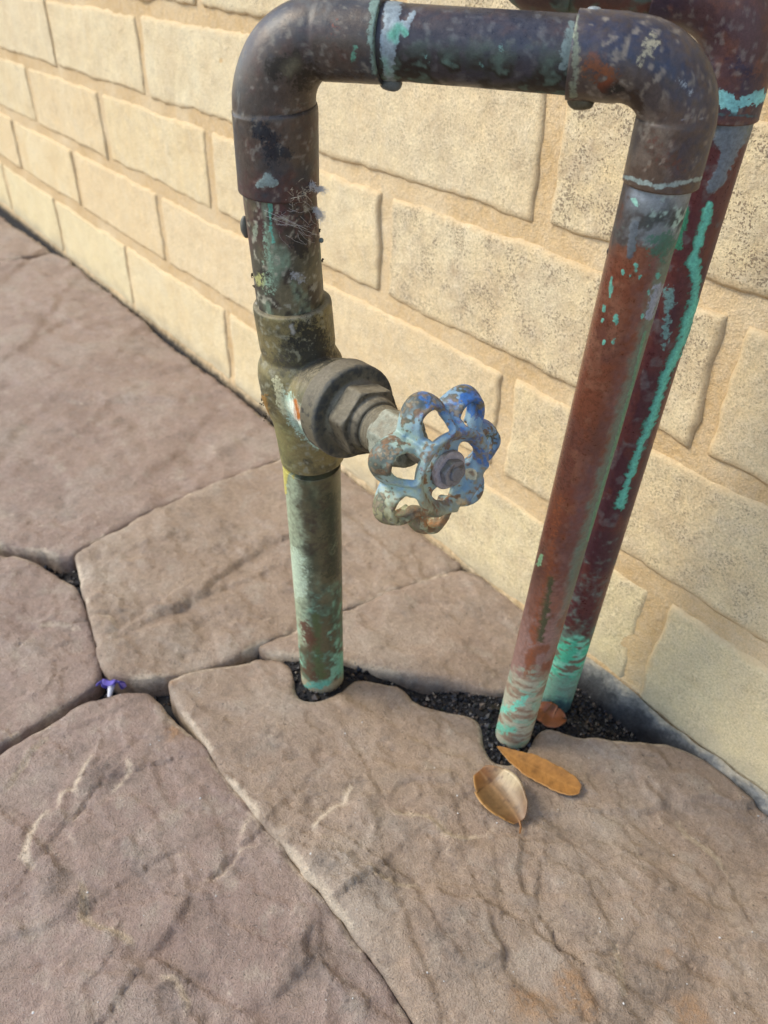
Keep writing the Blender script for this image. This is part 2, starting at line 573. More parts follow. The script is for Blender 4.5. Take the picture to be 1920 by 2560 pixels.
#            z0     z1    first joint centre   (measured on the photograph)
PITCH = 0.2775
COURSES = [(0.0035, 0.0875, -0.172), (0.103, 0.177, -0.0385), (0.1905, 0.2625, -0.1765), (0.276, 0.3465, -0.0325),
           (0.3605, 0.433, -0.1705), (0.447, 0.520, -0.036), (0.534, 0.607, -0.172), (0.621, 0.694, -0.034), (0.708, 0.781, -0.174), (0.795, 0.868, -0.034)]
var_cache = {}
NB = 0
for ci, (z0, z1, j0) in enumerate(COURSES):
    for k in range(-11, 5):
        xa = j0 + k * PITCH
        xb = xa + PITCH
        ja = 0.013 / 2 + 0.0012 * math.sin(k * 5.1 + ci * 2.2)
        L = (xb - xa) - 2 * ja
        key = ((k * 3 + ci * 5) % 9, round(z1 - z0, 4))
        if key not in var_cache:
            var_cache[key] = brick_mesh(key[0] * 1.37 + ci, PITCH - 0.0135, z1 - z0)
            var_cache[key].materials.append(M_BRICK)
        o = bpy.data.objects.new('brick', var_cache[key])
        col.objects.link(o)
        o.parent = wall
        cx, cz = (xa + xb) / 2, (z0 + z1) / 2
        o.location = (cx + rng.uniform(-.001, .001), rng.uniform(-.0007, .0005), cz)
        o.scale = (L / (PITCH - 0.0135), 1, 1)
        o.rotation_euler = (rng.uniform(-.006, .006), rng.uniform(-.004, .004), rng.uniform(-.006, .006))
        near = sstep(-0.75, -0.2, np.array(cx)) * 0.6 + (0.3 if ci >= 2 else 0.0)
        t_ = float(np.clip(near * rng.uniform(.6, 1.2), 0.05, 1))
        if ci == 3 and abs(cx + 0.175) < 0.15: t_ = 0.95
        if ci == 3 and abs(cx + 0.455) < 0.15: t_ = 0.45
        if ci == 2 and abs(cx + 0.31) < 0.15: t_ = 0.85
        if ci == 2 and abs(cx + 0.038) < 0.15: t_ = 0.35
        if ci == 0 and cx > -0.2: t_ = 0.18
        o['tint'] = t_
        o['pale'] = float(rng.uniform(.1, .4) if ci >= 3 else rng.uniform(0, .2))
        o['peach'] = float(rng.uniform(.1, .6) if ci in (1, 2) or (ci == 0 and -1.0 < cx < -0.35) else rng.uniform(0, .3))
        o['yellow'] = float((0.25 if -1.0 < cx < -0.35 else 0.6) if ci == 0 else 0.12 * rng.uniform(0, 1))
        NB += 1

# grey smear of mortar at the foot of the wall on the right
def fillet():
    xs = np.linspace(-0.245, 0.6, 220)
    prof = np.linspace(0, 1, 16)
    V = []
    for x in xs:
        k = float(sstep(-0.25, -0.20, np.array(x)))
        n1 = float(fbm(np.array([[x, 0.0]]), 0.03, 77, 4)[0])
        for p in prof:
            top = 0.006 + 0.006 * n1
            y = YW - 0.0045 - k * (0.010 + 0.010 * n1) * p ** 1.4
            z = lerp(top * (0.35 + 0.65 * k), -0.030, p ** 0.9)
            V.append((x, y + 0.0022 * (float(noise(np.array([[x, z]]), 0.008, 5)[0]) - .5), z))
    n, mz = len(xs), len(prof)
    i, j = np.meshgrid(np.arange(n - 1), np.arange(mz - 1), indexing='ij')
    f = np.stack([i * mz + j, (i + 1) * mz + j, (i + 1) * mz + j + 1, i * mz + j + 1], -1).reshape(-1, 4)[:, ::-1]
    return np_mesh('mortar_fillet', V, f)
part('mortar_fillet', fillet(), M_FILLET, wall)

# ------------------------------------------------------------------ ground, soil bed and flagstones
def ground_sheet():
    me = np_mesh('ground', [(-200, -200, -0.05), (200, -200, -0.05), (200, 200, -0.05), (-200, 200, -0.05)], np.array([[0, 1, 2, 3]]), smooth=False)
    o = obj('ground', me, M_GROUND)
    o['kind'] = 'structure'
ground_sheet()

def soil_height(X, Y):
    P = np.stack([X, Y], -1)
    Z = -0.015 + (fbm(P, 0.03, 11, 4) - 0.5) * 0.010 + (fbm(P, 0.006, 19, 2) - 0.5) * 0.005
    # the hollow by the back pipe
    Z -= 0.012 * np.exp(-(((X + 0.15) / 0.06) ** 2 + ((Y - 0.31) / 0.05) ** 2))
    wl = sstep(YW - 0.036, YW - 0.016, Y) * sstep(-0.24, -0.32, X)
    Z = Z * (1 - wl) + (-0.0055 + (fbm(P, 0.012, 33, 3) - .5) * .004) * wl
    for c in ((806, 1690), (1283, 1833)):      # damp soil packed round the pipe feet
        g = on_ground(c)
        q = np.hypot(X - g[0], Y - g[1])
        Z = np.maximum(Z, -0.0015 - 0.25 * np.clip(q - 0.019, 0, 1) + (fbm(P, 0.006, 23, 2) - .5) * .002)
    return Z

def soil_bed():
    xs = np.concatenate([np.arange(-3.4, -1.2, 0.03), np.arange(-1.2, 0.15, 0.004), np.arange(0.15, 1.4, 0.03)])
    ys = np.concatenate([np.arange(-1.6, -0.1, 0.03), np.arange(-0.1, YW + 0.03, 0.004)])
    X, Y = np.meshgrid(xs, ys, indexing='ij')
    Z = soil_height(X, Y)
    n, mz = X.shape
    i, j = np.meshgrid(np.arange(n - 1), np.arange(mz - 1), indexing='ij')
    f = np.stack([i * mz + j, (i + 1) * mz + j, (i + 1) * mz + j + 1, i * mz + j + 1], -1).reshape(-1, 4)
    o = obj('pavement', np_mesh('soil_bed', np.stack([X, Y, Z], -1).reshape(-1, 3), f), M_SOIL)
    o['kind'] = 'structure'
    return o
pavement = soil_bed()

def dpx(pts):                     # display px (1659 wide) -> ground xy
    return [tuple(on_ground((x * K, y * K))[:2]) for x, y in pts]
def crop(pts, s, ox, oy):         # px of an enlarged crop -> source px
    return [(ox + s * x, oy + s * y) for x, y in pts]
def gxy(pts):
    return [tuple(on_ground(p)[:2]) for p in pts]

WALL_GAP = 0.012
STONES = {}
# big front stone with notches for the pipes
STONES['front'] = (dpx([(362, 1482), (392, 1466), (432, 1452), (500, 1440), (560, 1429), (600, 1430), (620, 1440), (631, 1460), (633, 1490), (644, 1512), (666, 1524), (700, 1522), (732, 1506), (752, 1492), (766, 1474),
        (800, 1474), (845, 1482), (868, 1494), (885, 1514), (925, 1530), (965, 1540), (1005, 1545), (1036, 1556), (1043, 1580), (1039, 1608), (1046, 1634), (1066, 1654), (1098, 1661), (1128, 1650), (1148, 1620), (1160, 1590), (1168, 1576),
        (1192, 1578), (1230, 1590), (1290, 1600), (1335, 1614), (1370, 1612), (1425, 1611), (1470, 1621), (1520, 1645), (1560, 1680), (1610, 1722), (1659, 1768)])
        + [(0.05, 0.334), (0.4, 0.337), (0.52, 0.1), (0.30, -0.22), (0.05, -0.25)]
        + dpx([(940, 2330), (893, 2212), (850, 2145), (800, 2075), (750, 2010), (700, 1950), (655, 1895), (617, 1842), (580, 1800), (545, 1758), (500, 1700), (455, 1632), (420, 1580), (385, 1535)]), 0.15, 0.000)
STONES['left_front'] = (dpx([(0, 1640), (60, 1600), (130, 1562), (185, 1530), (235, 1512), (290, 1507), (322, 1510), (352, 1535), (402, 1590), (444, 1630), (490, 1692), (537, 1754), (573, 1800), (611, 1844), (647, 1894), (692, 1954), (742, 2016), (790, 2080), (838, 2146), (876, 2206), (920, 2320)])
        + [(-0.02, -0.19), (-0.25, -0.30), (-0.50, -0.14)], 0.85, -0.0015)
STONES['middle'] = (dpx([(166, 1212), (230, 1168), (330, 1113), (430, 1068), (520, 1031), (600, 1000), (660, 970), (706, 992), (760, 1040), (840, 1100), (920, 1165), (1000, 1222), (985, 1236), (930, 1252), (850, 1280), (760, 1312), (700, 1338), (640, 1362), (580, 1388),
        (548, 1400), (520, 1418), (470, 1436), (420, 1450), (365, 1464), (300, 1473), (262, 1472), (236, 1466), (222, 1440), (214, 1400), (200, 1345), (184, 1290), (172, 1240)]), 0.1, 0.0005)
STONES['triangle'] = (dpx([(554, 1404), (584, 1391), (648, 1364), (708, 1339), (763, 1315), (850, 1283), (930, 1255), (986, 1240), (1030, 1252), (1080, 1286), (1122, 1316), (1160, 1350), (1165, 1400), (1130, 1460), (1110, 1490), (1060, 1494), (1020, 1483), (985, 1474), (930, 1467), (850, 1455), (770, 1438), (720, 1426), (650, 1420), (590, 1416)]), 0.25, 0.003)
STONES['upper'] = (dpx([(0, 1182), (60, 1190), (110, 1200), (150, 1207), (230, 1162), (330, 1108), (430, 1064), (520, 1027), (600, 995), (640, 970), (600, 929), (520, 866), (440, 803), (360, 739), (280, 671), (200, 606), (150, 567), (112, 548), (75, 562), (0, 572)])
        + [(-1.62, 0.05), (-1.2, -0.1), (-0.85, -0.02)], 0.7, 0.0)
STONES['left'] = (dpx([(0, 1206), (55, 1216), (100, 1234), (160, 1268), (178, 1310), (192, 1360), (206, 1410), (216, 1455), (212, 1478), (188, 1494), (150, 1520), (100, 1550), (50, 1580), (0, 1612)]) + [(-0.62, -0.12), (-0.78, -0.06), (-0.72, 0.0)], 0.75, -0.001)
far = dpx([(0, 566), (75, 555), (108, 543), (60, 504), (0, 458)])
STONES['far'] = (far[:3] + [(-1.50, 0.328), (-2.4, 0.328), (-2.5, 0.0), (-1.75, 0.04)], 0.5, 0.001)
# beyond the frame
STONES['out_a'] = ([(-1.60, 0.03), (-1.19, -0.115), (-0.87, -0.04), (-0.80, -0.08), (-0.66, -0.15), (-0.9, -0.7), (-1.7, -0.5)], 0.6, 0.0)
STONES['out_b'] = ([(-0.64, -0.14), (-0.52, -0.16), (-0.26, -0.32), (-0.02, -0.21), (0.04, -0.27), (0.02, -0.8), (-0.85, -0.75)], 0.3, 0.0)
STONES['out_c'] = ([(0.30, -0.24), (0.54, 0.09), (0.42, 0.337), (1.3, 0.337), (1.3, -0.7), (0.05, -0.8), (0.06, -0.26)], 0.8, 0.0)

# flaked ridges: source-px polylines, step (m, + = left of travel is the raised side), decay (m), pale worn edge
C5 = lambda p: crop(p, 0.5063, 640, 1300)
C4 = lambda p: crop(p, 0.6148, 900, 1900)
C3 = lambda p: crop(p, 0.5425, 0, 1900)
C2 = lambda p: crop(p, 0.434, 0, 1300)
C1 = lambda p: crop(p, 0.434, 0, 500)
RIDGES = [
 (C5([(285, 1615), (300, 1560), (345, 1490), (400, 1468), (440, 1455)]), 0.0016, 0.03, 0.9),
 (C5([(285, 1610), (360, 1640), (430, 1690)]), 0.0012, 0.02, 0.6),
 (C5([(440, 1455), (450, 1400), (475, 1350)]), 0.001, 0.02, 1.0),
 (C5([(1080, 1345), (900, 1325), (780, 1325), (700, 1350), (660, 1400), (640, 1460)]), 0.0011, 0.03, 0.3),
 (C5([(640, 1455), (650, 1475), (700, 1490), (770, 1505), (850, 1520), (890, 1550), (930, 1590), (1020, 1612), (1060, 1600), (1130, 1602)]), 0.0024, 0.03, 1.0),
 (C5([(1130, 1602), (1150, 1570), (1172, 1540)]), 0.0014, 0.02, 0.5),
 (C5([(720, 1060), (800, 1110), (900, 1150), (980, 1190), (1080, 1230)]), 0.0012, 0.02, 0.5),
 (C5([(700, 1250), (800, 1285), (900, 1275), (1010, 1280)]), 0.0010, 0.02, 0.1),
 (C5([(550, 1290), (560, 1250), (640, 1235), (700, 1245)]), 0.0009, 0.02, 0.4),
 (C4([(0, 470), (30, 480), (70, 520), (130, 545), (260, 552)]), 0.0022, 0.03, 0.8),
 (C4([(250, 545), (330, 592), (400, 612), (470, 608), (560, 650), (640, 690), (690, 720)]), 0.0026, 0.04, 0.0),
 (C4([(150, 590), (165, 640), (200, 720), (215, 760)]), 0.0016, 0.03, 0.0),
 (C4([(330, 740), (370, 830), (450, 885), (530, 870), (580, 830), (570, 730)]), -0.0018, 0.03, 0.1),
 (C4([(700, 640), (690, 700), (735, 760), (800, 790), (870, 802)]), 0.0018, 0.03, 0.15),
 (C4([(1010, 740), (1035, 800), (1050, 860), (1052, 930), (1060, 985), (1085, 1020)]), 0.0016, 0.03, 0.9),
 (C4([(600, 880), (625, 940), (680, 985), (760, 1022)]), 0.002, 0.03, 0.0),
 (C4([(910, 830), (940, 900), (960, 1000), (960, 1073)]), -0.0014, 0.03, 0.0),
 (C4([(650, 310), (652, 400), (640, 480), (650, 550), (690, 610)]), 0.0018, 0.04, 0.0),
 (C4([(1270, 240), (1330, 315), (1380, 350), (1440, 400), (1480, 475)]), 0.0014, 0.03, 0.9),
 (C4([(1080, 0), (1110, 45), (1140, 110), (1170, 165), (1200, 190), (1270, 200)]), -0.002, 0.04, 0.0),
 (C4([(1270, 200), (1340, 195), (1420, 182), (1480, 192), (1560, 195), (1640, 180)]), -0.0028, 0.04, 0.1),
 (C4([(1200, 1000), (1260, 920), (1340, 830), (1365, 760)]), -0.001, 0.03, 0.4),
 (C4([(1130, 410), (1180, 430), (1230, 470)]), 0.001, 0.02, 0.3),
 (C4([(1300, 540), (1400, 590), (1500, 620), (1600, 570)]), 0.0010, 0.03, 0.1),
 (C4([(120, 860), (200, 880), (300, 950), (310, 1010)]), 0.001, 0.03, 0.3),
 (C3([(340, 570), (380, 610), (388, 680), (385, 755), (440, 790), (520, 830), (600, 860), (650, 890)]), 0.0028, 0.04, 1.0),
 (C3([(385, 705), (330, 740), (200, 800), (100, 830), (0, 850)]), 0.0016, 0.04, 0.0),
 (C3([(0, 190), (60, 120), (100, 60), (140, 0), (190, -60), (260, -90)]), -0.0014, 0.03, 0.8),
 (C3([(430, -10), (410, 40), (355, 125), (360, 160), (385, 190)]), -0.0016, 0.03, 0.9),
 (C3([(345, 145), (290, 190), (270, 230)]), -0.0012, 0.02, 0.8),
 (C3([(240, 230), (190, 300), (150, 370), (128, 460), (155, 520), (160, 555)]), -0.0018, 0.03, 1.0),
 (C3([(585, 0), (600, 60), (590, 100), (540, 160), (500, 200)]), -0.0012, 0.03, 0.7),
 (C3([(400, 230), (350, 290), (310, 340), (350, 410), (362, 475)]), -0.0012, 0.03, 0.5),
 (C3([(1240, 380), (1180, 410), (1110, 440), (1080, 500), (1020, 560), (930, 600), (850, 620)]), -0.0014, 0.04, 0.5),
 (C3([(930, 610), (880, 660), (830, 730), (780, 840), (700, 940)]), 0.0022, 0.05, 0.0),
 (C3([(1160, 265), (1140, 310), (1110, 375)]), -0.001, 0.02, 0.7),
 (C3([(720, 1030), (800, 1035), (850, 1075), (880, 1140), (905, 1180)]), 0.0016, 0.03, 0.7),
 (C3([(1510, 740), (1440, 800), (1405, 880), (1420, 930), (1440, 945), (1380, 1000), (1300, 1090), (1230, 1190)]), 0.0024, 0.05, 0.0),
 (C3([(560, 90), (490, 110), (440, 170)]), 0.002, 0.03, 0.0),
 (C2([(1560, 170), (1490, 200), (1360, 280), (1280, 350), (1220, 410), (1170, 470), (1120, 495)]), 0.0026, 0.05, 0.0),
 (C2([(1120, 495), (1040, 530), (960, 570), (850, 575)]), 0.002, 0.05, 0.0),
 (C2([(850, 575), (760, 640), (690, 685)]), -0.002, 0.04, 0.2),
 (C2([(540, 605), (640, 605), (670, 640), (700, 672)]), 0.0015, 0.03, 0.8),
 (C2([(930, 20), (890, 110), (840, 180), (780, 240)]), -0.0014, 0.03, 0.4),
 (C2([(990, 30), (1015, 90), (980, 150), (900, 165)]), 0.002, 0.03, 0.0),
 (C2([(1260, 560), (1170, 590), (1100, 680), (1080, 720)]), 0.001, 0.03, 0.0),
 (C2([(560, 760), (700, 740), (800, 690)]), 0.001, 0.03, 0.3),
 (C2([(200, 650), (230, 625), (300, 610), (390, 615), (440, 632), (490, 642)]), -0.002, 0.05, 0.8),
 (C2([(200, 650), (150, 700), (60, 780)]), -0.0016, 0.05, 0.0),
 (C2([(0, 270), (100, 210)]), 0.0016, 0.03, 0.0),
 (C1([(370, 560), (330, 620), (280, 690)]), 0.0022, 0.06, 0.0),
 (C1([(240, 800), (170, 850), (80, 910), (0, 965)]), 0.0022, 0.07, 0.0),
 (C1([(640, 1190), (590, 1220), (545, 1295), (420, 1360), (330, 1420)]), 0.0017, 0.06, 0.1),
 (C1([(1060, 1420), (1000, 1490), (920, 1550)]), 0.0020, 0.05, 0.0),
 (C1([(190, 1260), (110, 1330), (40, 1440)]), 0.0017, 0.06, 0.0),
 (C1([(1090, 1160), (1020, 1175), (950, 1170)]), 0.0022, 0.05, 0.0),
 (C1([(1400, 1390), (1290, 1470)]), 0.0017, 0.05, 0.0),
 (C1([(1130, 1600), (1080, 1690), (950, 1700)]), -0.0017, 0.05, 0.0),
 (C1([(860, 730), (760, 790), (720, 850)]), 0.0017, 0.06, 0.3),
 (C1([(290, 270), (220, 310), (170, 350)]), 0.0022, 0.08, 0.0),
 (C1([(400, 720), (480, 760), (540, 740)]), -0.0017, 0.05, 0.6),
 (C1([(420, 1170), (480, 1190), (540, 1185)]), -0.0017, 0.05, 0.6),
 (C1([(1190, 1380), (1230, 1430), (1240, 1500)]), -0.0011, 0.04, 0.6),
]
RUST = [(C4([(860, 950)])[0], 0.014), (C4([(880, 1000)])[0], 0.012), (C4([(710, 1055)])[0], 0.018), (C4([(1242, 803)])[0], 0.0045), (C4([(1350, 1060)])[0], 0.013), (C4([(1205, 855)])[0], 0.003),
        (C2([(1010, 1230)])[0], 0.012), (C2([(1000, 960)])[0], 0.008)]
DARK = [(C4([(1000, 1050)])[0], 0.016), (C4([(1160, 880)])[0], 0.02), (C4([(1280, 880)])[0], 0.012), (C4([(390, 770)])[0], 0.018), (C4([(1110, 900)])[0], 0.014), (C3([(495, 110)])[0], 0.016), (C3([(370, 700)])[0], 0.008),
        (C3([(1430, 930)])[0], 0.010), (C3([(820, 1080)])[0], 0.012), (C2([(640, 1500)])[0], 0.014), (C4([(60, 540)])[0], 0.012), (C3([(1490, 530)])[0], 0.010), (C4([(1240, 640)])[0], 0.010)]

def densify(poly, step, amp, seed):
    out = []
    P = np.array(poly)
    for a, b in zip(P, np.roll(P, -1, 0)):
        L = np.linalg.norm(b - a)
        n = max(1, int(L / step))
        for i in range(n):
            out.append(a + (b - a) * i / n)
    Q = np.array(out)
    # soften the traced corners, then roughen
    for _ in range(2):
        Q = 0.25 * np.roll(Q, 1, 0) + 0.5 * Q + 0.25 * np.roll(Q, -1, 0)
    Q[:, 0] += (fbm(Q, 0.012, seed, 3) - 0.5) * amp
    Q[:, 1] += (fbm(Q, 0.012, seed + 50, 3) - 0.5) * amp
    return Q

def grow(poly, d):
    P = np.array(poly)
    a = 0.5 * np.sum(P[:, 0] * np.roll(P[:, 1], -1) - np.roll(P[:, 0], -1) * P[:, 1])
    t = np.roll(P, -1, 0) - np.roll(P, 1, 0)
    t /= np.linalg.norm(t, axis=1)[:, None]
    return P + np.stack([t[:, 1], -t[:, 0]], -1) * d * np.sign(a)

def inside(Q, poly):
    x, y = Q[:, 0], Q[:, 1]
    r = np.zeros(len(Q), bool)
    for (x0, y0), (x1, y1) in zip(poly, np.roll(poly, -1, 0)):
        c = ((y0 > y) != (y1 > y)) & (x < (x1 - x0) * (y - y0) / (y1 - y0 + 1e-15) + x0)
        r ^= c
    return r

def make_stone(key, poly, hue, lift, sd):
    out = key.startswith('out')
    b = densify(grow(poly, 0.0 if out else (0.0007 if key == 'front' else 0.0012)), 0.0035 if not out else 0.03, 0.0024 if key not in ('upper', 'far') else 0.005, sd)
    lo, hi = b.min(0), b.max(0)
    pts = []
    cell = 0.06
    for gx in np.arange(lo[0], hi[0], cell):
        for gy in np.arange(lo[1], hi[1], cell):
            c = np.array([gx + cell / 2, gy + cell / 2, 0.0])
            p = project(c[None])[0]
            dep = (c - CAM) @ FW
            vis = dep > 0.1 and -500 < p[0] < 2400 and -200 < p[1] < 3050
            step = ((0.0017 if dep < 0.5 else 0.0024) if dep < 0.65 else 0.005) if vis and not out else 0.03
            n = int(round(cell / step))
            X, Y = np.meshgrid((np.arange(n) + 0.5) * cell / n, (np.arange(n) + 0.5) * cell / n)
            q = np.stack([gx + X.ravel(), gy + Y.ravel()], -1)
            q += rng.uniform(-.35, .35, q.shape) * cell / n
            pts.append(q)
    Q = np.concatenate(pts)
    Q = Q[inside(Q, b)]
    loop = np.concatenate([b, b[:1]])
    d, _, _ = seg_dist(Q, loop)
    Q, d = Q[d > 0.0016], d[d > 0.0016]
    nb = len(b)
    verts = [Vector((float(x), float(y))) for x, y in np.concatenate([b, Q])]
    edges = [(i, (i + 1) % nb) for i in range(nb)]
    vo, eo, fo, *_ = delaunay_2d_cdt(verts, edges, [list(range(nb))], 1, 1e-7)
    XY = np.array([(v.x, v.y) for v in vo])
    d, _, _ = seg_dist(XY, loop)
    # height field
    h = lift + (fbm(XY, 0.16, 201 + sd, 3) - 0.5) * 0.006 + (fbm(XY, 0.03, 301 + sd, 3) - 0.5) * 0.0014
    warp = XY + 0.02 * np.stack([fbm(XY, 0.05, 61 + sd), fbm(XY, 0.05, 62 + sd)], -1)
    # the riven face: thin layers broken off along wandering, crisp steps
    edge = np.zeros(len(XY))
    for lay in range(2):
        t = fbm(warp * np.array([1, 1.5]) + lay * 3.3, 0.11 - 0.04 * lay, 401 + sd + lay, 5, 0.55) * 5.0
        fr = t - np.floor(t)
        h += (np.floor(t) + sstep(0.0, 0.05, fr) - 2.5) * 0.0011
        brk = sstep(0.52, 0.62, fbm(XY, 0.03, 431 + sd + lay, 2))
        edge = np.maximum(edge, 0.42 * brk * np.clip(1 - np.abs(fr - 0.03) / 0.10, 0, 1))
    h += (noise(XY, 0.0045, 71) - 0.5) * 0.0003 + (fbm(XY * np.array([1, 1.3]), 0.018, 75 + sd, 3) - .5) * 0.0008
    for pl, st, dec, pale in RIDGES:
        g = np.array(gxy(pl))
        L = np.linalg.norm(np.diff(g, axis=0), axis=1).sum()
        if (g.max(0) < lo - dec).any() or (g.min(0) > hi + dec).any():
            continue
        jit = (np.stack([fbm(XY, 0.016, 91, 4, .6), fbm(XY, 0.016, 92, 4, .6)], -1) - 0.5) * 0.005
        dd, _, side = seg_dist(XY + jit, g)
        # fade towards the ends
        e = np.minimum(np.linalg.norm(XY - g[0], axis=1), np.linalg.norm(XY - g[-1], axis=1))
        amp = sstep(0.0, min(0.012, L * 0.2), e)
        sg = -side * np.sign(st) * dd          # positive on the raised side
        up_ = sstep(-0.0012, 0.0016, sg)
        h += abs(st) * amp * (1.2 * np.exp(-dd / (dec * 1.6)) * up_ - 0.2 * np.exp(-dd / (dec * 0.5)) * (1 - up_))
        edge = np.maximum(edge, pale * amp ** 0.4 * np.clip(1 - dd / 0.0044, 0, 1))
    rim = fbm(XY, 0.025, 500 + sd, 3)
    # cleft edges are eased and sit slightly pale
    h -= 0.0016 * np.exp(-d / 0.0018) + 0.0018 * np.exp(-d / 0.005) * sstep(0.45, 0.7, rim)
    edge = np.maximum(edge, np.clip(1 - d / 0.006, 0, 1) * sstep(0.38, 0.58, rim))
    rust = np.zeros(len(XY)); dark = np.zeros(len(XY))
    blob = (fbm(XY, 0.012, 601, 3) - 0.5) * 1.6
    for c, r in RUST:
        g = on_ground(c)[:2]
        rust = np.maximum(rust, sstep(1.25, 0.2, np.linalg.norm((XY - g) * [1, 1], axis=1) / (r * .72) + blob))
    for c, r in DARK:
        g = on_ground(c)[:2]
        dark = np.maximum(dark, 0.55 * sstep(1.3, 0.1, np.linalg.norm(XY - g, axis=1) / r + blob))
    dark = np.maximum(dark, 0.3 * sstep(0.60, 0.78, fbm(XY, 0.02, 801 + sd, 4)))
    n0 = len(XY)
    V = np.concatenate([XY, h[:, None]], 1)
    # skirt
    bi = [vi for vi in range(nb)]
    mid = V[bi].copy(); mid[:, 2] -= 0.009
    bc = mid[:, :2].mean(0)
    mid[:, 0] += (fbm(mid[:, :2], 0.01, 15) - .5) * 0.004
    mid[:, 1] += (fbm(mid[:, :2], 0.01, 16) - .5) * 0.004
    low = mid.copy(); low[:, 2] = -0.035
    V = np.concatenate([V, mid, low])
    area = 0.5 * np.sum(b[:, 0] * np.roll(b[:, 1], -1) - np.roll(b[:, 0], -1) * b[:, 1])
    F_ = [tuple(f) for f in fo]
    F_ = np.array([f for f in F_ if len(f) == 3])
    a, b2, c = XY[F_[:, 0]], XY[F_[:, 1]], XY[F_[:, 2]]
    cr = (b2[:, 0] - a[:, 0]) * (c[:, 1] - a[:, 1]) - (b2[:, 1] - a[:, 1]) * (c[:, 0] - a[:, 0])
    F_[cr < 0] = F_[cr < 0][:, ::-1]
    side = []
    for i in range(nb):
        j = (i + 1) % nb
        for u0, v0 in (((i, j), (n0 + i, n0 + j)), ((n0 + i, n0 + j), (n0 + nb + i, n0 + nb + j))):
            q = [(u0[0], v0[0], v0[1]), (u0[0], v0[1], u0[1])]
            if area < 0:
                q = [k[::-1] for k in q]
            side += q
    Fall = np.concatenate([F_, np.array(side)])
    ext = lambda x_, v_: np.concatenate([x_, np.full(2 * nb, v_)])
    edge_all = np.concatenate([edge, edge[:nb] * 0.7, np.zeros(nb)])
    me = np_mesh('flagstone', V, Fall, dict(edge=edge_all, rust=ext(rust, 0), dark=ext(dark, 0.0), low=ext(d, 0)))
    o = part('flagstone', me, M_STONE, pavement)
    o['hue'] = float(hue)
    return o

STONE_OBJ = {}
for n_, (key, (poly, hue, lift)) in enumerate(STONES.items()):
    STONE_OBJ[key] = make_stone(key, poly, hue, lift, n_ * 7 + 3)

# loose grains in the joints, one uncountable mass
def grain_mat():
    mt, t, b = new_mat('dark_grain')
    r = nd(t, 'ShaderNodeNewGeometry').outputs['Random Per Island']
    t.links.new(ramp(t, r, [(0.0, (0.006, 0.006, 0.008)), (0.6, (0.016, 0.016, 0.019)), (0.86, (0.032, 0.028, 0.027)), (0.96, (0.07, 0.048, 0.032)), (1.0, (0.15, 0.12, 0.10))]), b.inputs['Base Color'])
    b.inputs['Roughness'].default_value = 0.38
    return mt

def grains():
    ico = [(0, 0, 1), (.9, 0, .3), (.2, .85, .2), (-.8, .5, .1), (-.7, -.6, .2), (.3, -.9, .1), (0, 0, -.8)]
    tri = [(0, 1, 2), (0, 2, 3), (0, 3, 4), (0, 4, 5), (0, 5, 1), (6, 2, 1), (6, 3, 2), (6, 4, 3), (6, 5, 4), (6, 1, 5)]
    V, Fc = [], []
    polys = [np.array(p) for p, _, _ in STONES.values()]
    cand = np.stack([rng.uniform(-0.75, 0.05, 26000), rng.uniform(-0.05, YW - 0.004, 26000)], -1)
    cand = np.concatenate([np.stack([rng.uniform(-0.26, -0.05, 5000), rng.uniform(0.22, YW - 0.006, 5000)], -1), cand])
    inn = np.zeros(len(cand), bool)
    for p in polys:
        inn |= inside(cand, p)
    cand = cand[~inn]
    cand = cand[:9500]
    SZ = soil_height(cand[:, 0], cand[:, 1])
    for k_, (x, y) in enumerate(cand):
        r = rng.uniform(.0006, .0022) if rng.uniform() < .93 else rng.uniform(.0022, .004)
        if -0.24 < x < -0.06 and y > .24:
            r *= rng.uniform(.7, 1.05)
        z = float(SZ[k_]) + r * rng.uniform(.0, .5)
        R = np.linalg.qr(rng.normal(size=(3, 3)))[0]
        q = (np.array(ico) * rng.uniform(.6, 1.1, (7, 1)) * r) @ R + [x, y, z]
        k = len(V)
        V += [tuple(v) for v in q]
        Fc += [(a + k, b + k, c + k) for a, b, c in tri]
    o = obj('soil_grains', np_mesh('soil_grains', V, np.array(Fc), smooth=False),
            grain_mat())
    o['kind'] = 'stuff'
    o['label'] = 'dark grit and damp soil crumbs filling the joints between flagstones'
grains()

# ------------------------------------------------------------------ pipe painting
SLATE = srgb(66, 63, 66); OLIVE = srgb(96, 92, 68); GREENP = srgb(140, 165, 138); TURQ = srgb(112, 184, 162); COPPER = srgb(118, 68, 47)
MAROON = srgb(84, 47, 50); SOLDER = srgb(132, 140, 148); DUST = srgb(150, 142, 122); DARKG = srgb(36, 34, 30); NAVY = srgb(44, 54, 78)
PALE = srgb(170, 195, 172); DEEPG = srgb(48, 92, 78); PINK = srgb(150, 116, 108); RUSTC = srgb(176, 104, 34); SAND = srgb(172, 160, 130)

class Crust(np.ndarray):
    pass

